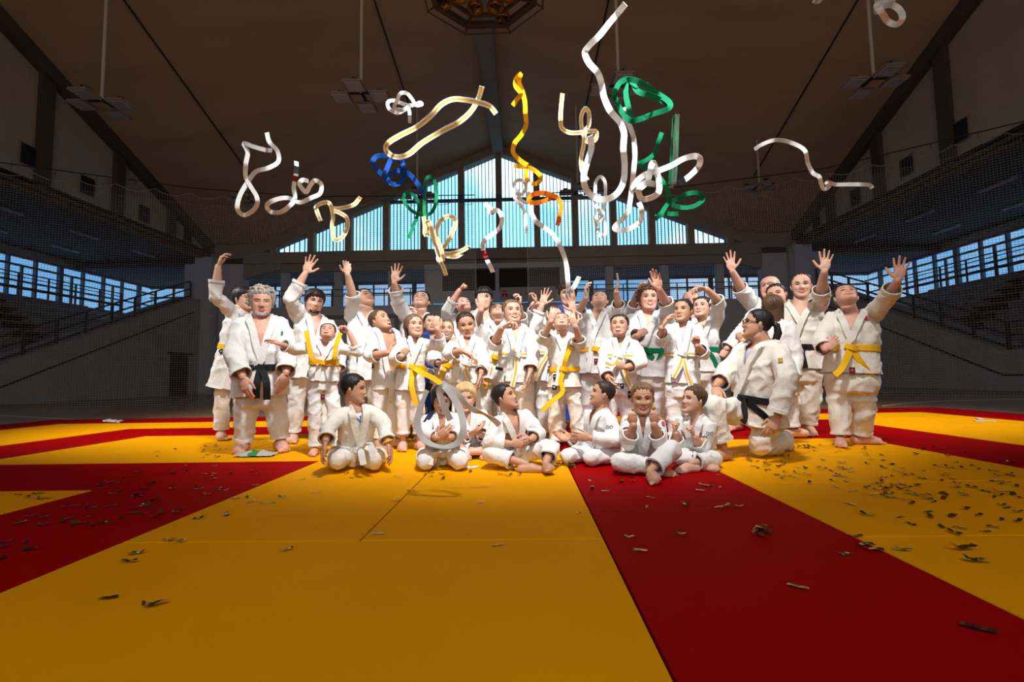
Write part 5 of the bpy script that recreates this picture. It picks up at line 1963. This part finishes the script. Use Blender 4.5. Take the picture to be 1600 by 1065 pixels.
flying('green belt with an open loop pointing right, lowest of the green ones', 5.0, [(1034, 207), (1028, 224), (1022, 240), (1010, 250), (998, 256), (1010, 262), (1024, 270), (1036, 284), (1044, 302), (1048, 318), (1066, 324), (1084, 322), (1098, 312), (1092, 302), (1076, 302), (1060, 310), (1044, 318), (1034, 332), (1024, 342), (1036, 334), (1050, 334), (1060, 334)], 'green', w=.045)
flying('white belt knotted at left with a wide blurred loop reaching right', 4.2, [(1062, 286), (1076, 276), (1090, 262), (1094, 250), (1086, 244), (1068, 248), (1050, 258), (1030, 266), (1010, 272), (996, 282), (990, 294), (1000, 294), (1012, 282), (1016, 266), (1020, 254), (1026, 268), (1030, 286), (1028, 302), (1014, 310), (1002, 310), (998, 296), (1008, 286), (1024, 288)], w=.05, tip=(0, .03))
flying('small white belt loop hanging before the right gable panes', 4.9, [(929, 316), (930, 300), (931, 284), (938, 276), (945, 284), (946, 306), (943, 330), (937, 345), (930, 338), (932, 352), (936, 366), (944, 368), (946, 354), (942, 340), (934, 326), (930, 318)], w=.034)
flying('white belt stretched in steps at right, away from the others', 4.7, [(1179, 233), (1192, 225), (1210, 219), (1230, 221), (1250, 229), (1259, 238), (1262, 254), (1270, 270), (1280, 276), (1283, 286), (1287, 295), (1295, 292), (1292, 285), (1304, 288), (1324, 288), (1344, 288), (1358, 289), (1363, 294)], w=.036)
flying('white belt knot with one loop at the top edge of the picture, right', 4.4, [(1368, -12), (1372, 4), (1370, 18), (1380, 10), (1394, 8), (1406, 16), (1410, 28), (1402, 38), (1388, 34), (1378, 20), (1370, 8), (1384, 2), (1398, -2)], w=.05)
flying('white belt end just entering at the top edge, left of the knotted one', 4.4, [(1272, 0), (1278, 2), (1284, -4), (1292, -14), (1304, -22)], w=.045, n=24)
flying('loose white belt falling in front of the kneeling child, black at its top end', 2.9, [(672, 598, 0, 20), (664, 618, 0, 60), (656, 640, 0, 30), (652, 664, 0, -10), (664, 688, 0, -30), (690, 698, -.02, -60), (714, 692, -.04, -20), (724, 672, -.04, 20), (720, 644, 0, 10), (708, 620, .02, 0), (694, 604, .02, 30), (687, 612, .05, 10), (694, 636, .05, 20), (704, 656, .05, 30)], w=.040, wob=0, tip=(0, .05))
flying('second strand of loose white belt drifting right in front of the seated boys', 3.0, [(690, 598, 0, 0), (712, 612, 0, 10), (728, 630, 0, 40), (740, 640, .02, 20), (756, 646, .04, 70), (772, 656, .06, 30), (780, 664, .08, 0)], w=.036, wob=0, n=40)
flying('white belt with a slack end stretched before the dark-haired girl', 4.55, [(738, 556), (752, 562), (766, 570), (780, 576), (792, 577), (800, 576)], w=.028, wob=.02, n=30, group='belts tossed in the air', tip=(.55, .72))
# belt lying on the mat beside the kneeling child
zz = [FL(x, y, .006) for x, y in ((722, 722), (730, 729), (738, 730), (746, 728))]
b = MB()
strip(b, resample(zz, 20), [V((0, 0, 1))] * 20, .04, .005)
b.build('belt', BELT['white'], label='white belt end lying on the yellow mat beside the kneeling child', cat='belt')
# white belts left on the far red border
zz = [FL(x, y, .012) for x, y in ((163, 657.5), (172, 655), (170, 658), (180, 656), (176, 658.5), (190, 656.5), (184, 659))]
b = MB()
strip(b, resample(zz, 40), [V((0, .3, .95)).normalized()] * 40, .05, .02)
b.build('belt', BELT['white'], label='bundled white belt left on the far red border at left', cat='belt')
b = MB()
zz = [FL(x, y, .03) for x, y in ((182, 658), (192, 656), (204, 655.5), (216, 655), (224, 655.5))]
for k in range(3):
    strip(b, resample([p + V((0, .06 * k, .02 * k)) for p in zz], 20), [V((.2 * k, -.3, .9)).normalized()] * 20, .10, .004)
b.build('plastic_wrapper', M['plastic'], label='clear plastic wrapper lying behind the bundled belt at left', cat='wrapper')

# crumpled bag at the grey-haired man's feet
c = FL(414, 708)
b = MB()
nx, ny = 22, 10
for j in range(ny + 1):
    for i in range(nx + 1):
        u, v_ = i / nx, j / ny
        p = V(((u - .5) * .36, (v_ - .5) * .16, .035 * math.sin(math.pi * u) ** .5 * math.sin(math.pi * v_) ** .5 + .004))
        q = noise.noise_vector(p * 22)
        b.v.append((p.x + q.x * .014, p.y + q.y * .014, max(.004, p.z + abs(q.z) * .035)))
for j in range(ny):
    for i in range(nx):
        k = j * (nx + 1) + i
        b.f.append((k, k + 1, k + nx + 2, k + nx + 1))
        b.m.append(1 if 9 <= i <= 13 and j <= 7 else 0)
o = b.build('plastic_bag', [mat('bag_film', (.42, .43, .40), .35, .1, 6), mat('bag_print_green', (.03, .22, .05), .5)], None, True, label='crumpled whitish plastic bag with green print at the grey-haired man\'s feet', cat='bag')
o.location = (c.x, c.y - .17, .004)

# ------------------------------------------------------------------ foil confetti
M['foil'] = mat('gold_foil', (.36, .23, .07), .22, .4, 40, metal=.97)
rnd = random.Random(11)
foils = []
for k in range(8):
    b = MB()
    L_, W_ = .058, .016 + .004 * (k % 3)
    n = 7
    bend = rnd.uniform(-1.2, 2.2)
    tws = rnd.uniform(-.5, .5)
    for i in range(n + 1):
        u = i / n - .5
        z = .002 + .012 * max(0, bend) * u * u * 4 * .35 + .006 * abs(math.sin(u * 5 + k)) * (1 if bend > 0 else .4)
        for s in (-1, 1):
            b.v.append((u * L_, s * W_ / 2, z + s * tws * u * .012 + .0035))
    for i in range(n):
        b.f.append((2 * i, 2 * i + 2, 2 * i + 3, 2 * i + 1))
        b.m.append(0)
    m_ = b.mesh('confetti_strip', [M['foil']], False)
    foils.append(m_)
first = link('confetti_strip', foils[0])
made = []


def foil(px, py, label, rot=None, sc=1.0, grp='gold foil confetti on the mats'):
    p = FL(px, py, 0)
    o = first.copy()
    o.data = foils[rnd.randrange(8)]
    COL.objects.link(o)
    o.location = (p.x, p.y, .0005)
    o.rotation_euler = (0, 0, rnd.uniform(0, 6.28) if rot is None else rot)
    o.scale = (sc, sc, sc)
    tag(o, label, 'confetti', grp)
    made.append(p)


near = [(168, 936, 'dark foil strip lying alone on the big yellow mat, far left', .25, 1.0), (242, 947, 'dark folded foil strip on the big yellow mat, right of the leftmost one', .6, 1.15),
        (212, 866, 'foil strip by the red edge above the two lone strips', .5, 1), (201, 879, 'long thin foil strip below the one by the red edge', .1, 1.1), (447, 861, 'single bright foil strip just below the long mat seam', .7, .9),
        (264, 845, 'pale foil strip touching the left end of the mat seam', .4, .9), (277, 848, 'second foil strip beside the left end of the mat seam', .6, 1), (590, 835, 'foil strip lying on the seam between front and rear yellow mats', 0, 1),
        (777, 853, 'curved foil strip below the long seam near the red mat', .3, .9), (904, 802, 'small foil scrap on the yellow mat beside the red stripe', .5, .7), (985, 841, 'pale foil strip on the red stripe, left of the others there', 0, 1),
        (1000, 861, 'pale foil strip just below the left one on the red stripe', -.3, 1), (1067, 836, 'foil strip on the red stripe right of the pale pair', -.1, .9), (1247, 919, 'foil scrap alone on the red stripe, nearest the viewer', -.6, 1.1),
        (1530, 985, 'dark foil strip near the lower right corner on the red stripe', -.7, 1.3), (1365, 861, 'curled foil piece on the edge of the red stripe at right', -.4, 1.2), (1320, 868, 'dark crumpled foil scrap on the red stripe at right', 0, 1),
        (1410, 861, 'foil strip just across the red edge on the yellow mat', -.3, 1.1), (1506, 860, 'large dark foil piece on the right yellow mat', 0, 1.5), (1528, 879, 'large folded foil piece below the dark one at right', -.3, 1.4),
        (1350, 854, 'thin bright foil sliver lying on the red edge at right', -.1, 1.3), (1335, 838, 'foil strip across the red and yellow edge', -.3, 1.1), (750, 786, 'single thin foil sliver on the yellow mat under the drifting belt', .1, .8), (618, 783, 'foil strip crossing the fine lengthwise seam', .1, .9), (642, 766, 'second foil strip crossing the fine lengthwise seam', 0, .8)]
for (x, y, lb, r, sc) in near:
    foil(x, y, lb, r, sc, None)
del_first = [o for o in [first]]
bpy.data.objects.remove(first)
first = bpy.data.objects['confetti_strip.001'] if 'confetti_strip.001' in bpy.data.objects else bpy.data.objects['confetti_strip']


def blocked(x, y):
    return y < 727 and 500 < x < 1130 and not (x > 860 and y > 700 and False)


def scatter(n, fx, label, lim=2000):
    k = 0
    t = 0
    while k < n and t < 6000:
        t += 1
        x, y = fx()
        if blocked(x, y):
            continue
        p = FL(x, y)
        if any((p - q).length < .035 for q in made[-250:]):
            continue
        foil(x, y, label, None, rnd.uniform(.75, 1.15))
        k += 1


def inpoly(pts):
    xs_ = [p[0] for p in pts]
    ys_ = [p[1] for p in pts]
    while True:
        x, y = rnd.uniform(min(xs_), max(xs_)), rnd.uniform(min(ys_), max(ys_))
        c = False
        j = len(pts) - 1
        for i in range(len(pts)):
            if (pts[i][1] > y) != (pts[j][1] > y) and x < (pts[j][0] - pts[i][0]) * (y - pts[i][1]) / (pts[j][1] - pts[i][1]) + pts[i][0]:
                c = not c
            j = i
        if c:
            return x, y


scatter(148, lambda: inpoly([(1135, 700), (1240, 690), (1365, 695), (1460, 715), (1590, 740), (1590, 762), (1440, 790), (1330, 770), (1200, 748), (1140, 735)]), 'gold foil confetti in the dense drift on the right yellow mats')
scatter(26, lambda: inpoly([(1250, 762), (1440, 785), (1598, 765), (1598, 835), (1480, 850), (1420, 820), (1300, 795)]), 'gold foil confetti strewn thinly on the nearer right yellow mat')
scatter(16, lambda: inpoly([(1370, 682), (1598, 715), (1598, 732), (1400, 702)]), 'foil confetti on the red band at far right')
scatter(20, lambda: inpoly([(905, 735), (1110, 735), (1210, 790), (1020, 800), (930, 780)]), 'foil confetti on the red stripe in front of the seated boys')
scatter(62, lambda: inpoly([(150, 760), (220, 735), (330, 725), (400, 728), (425, 740), (330, 780), (250, 815), (130, 830), (110, 800)]), 'foil confetti on the dark red mats at left')
scatter(14, lambda: inpoly([(0, 800), (140, 775), (110, 850), (0, 880)]), 'foil confetti on the red mats at the left edge')
scatter(5, lambda: inpoly([(0, 773), (120, 768), (60, 782), (0, 792)]), 'foil confetti on the small yellow mat at the left edge')
scatter(16, lambda: inpoly([(255, 702), (360, 695), (390, 712), (300, 718), (230, 712)]), 'foil confetti on the yellow mat left of the grey-haired man')
scatter(14, lambda: inpoly([(300, 815), (400, 755), (490, 728), (560, 740), (540, 775), (400, 800)]), 'foil confetti on the yellow mat below the kneeling boy')
scatter(12, lambda: inpoly([(600, 738), (700, 736), (830, 732), (800, 752), (640, 752)]), 'foil confetti on the yellow mat before the seated children')
# crumpled foil heap on the red stripe, foil by the feet of the cross-legged boy
def foil_clump(px, py, r, label):
    c = FL(px, py)
    b = MB()
    rr = random.Random(int(px))
    for k in range(9):
        p0 = V((rr.uniform(-r, r), rr.uniform(-r, r) * .6, rr.uniform(.006, r * .6)))
        d = V((rr.uniform(-1, 1), rr.uniform(-1, 1), rr.uniform(-.3, .5))).normalized()
        pts = resample([p0, p0 + d * r * .6 + V((0, 0, r * .25)), p0 + d * r * 1.1], 6)
        for p in pts:
            p.z = max(.004, p.z)
        strip(b, pts, [(V((rr.uniform(-.6, .6), rr.uniform(-.6, .6), 1))).normalized()] * 6, .022, .001)
    o = b.build('foil_clump', M['foil'], None, False, label=label, cat='confetti')
    o.location = (c.x, c.y, .0)


foil_clump(1187, 834, .034, 'crumpled gold foil bundle alone on the red stripe')
foil_clump(868, 727, .04, 'tangle of gold foil at the toes of the cross-legged boy')
foil_clump(893, 730, .035, 'tangle of gold foil on the edge of the red stripe near the boy in profile')
foil_clump(428 + 830, 700, .04, 'small tangle of gold foil behind the kneeling woman')
for (x, y, dz, r_, lb) in ((1021, 638, 3.34, .016, 'shiny gold foil scrap held at the right cheek of the smiling seated boy'), (989, 640, 3.34, .012, 'small gold foil scrap held at the left cheek of the smiling seated boy'), (1074, 655, 3.52, .010, 'gold foil scrap held by the small seated boy at right')):
    p = P(x, y, dz)
    b = MB()
    b.ell((0, 0, 0), (r_, r_ * .3, r_), Matrix.Rotation(.5, 3, 'X'), 7, 5)
    o = b.build('foil_scrap', mat('bright_gold_foil', (.86, .62, .06), .25, spec=.8), None, False, label=lb, cat='confetti')
    o.location = p
for k, (x, y, a) in enumerate(((1531, 655, 1.0), (1539, 658, -.4))):
    p = FL(x, y)
    b = MB()
    b.box((-.11, -.03, .001), (.11, .03, .012))
    o = b.build('paper_scrap', M['white'], label='white paper scrap on the far right yellow border, %s of two' % ('upright one' if k == 0 else 'slanted one'), cat='paper scrap')
    o.location = p
    o.rotation_euler = (0, 0, a)
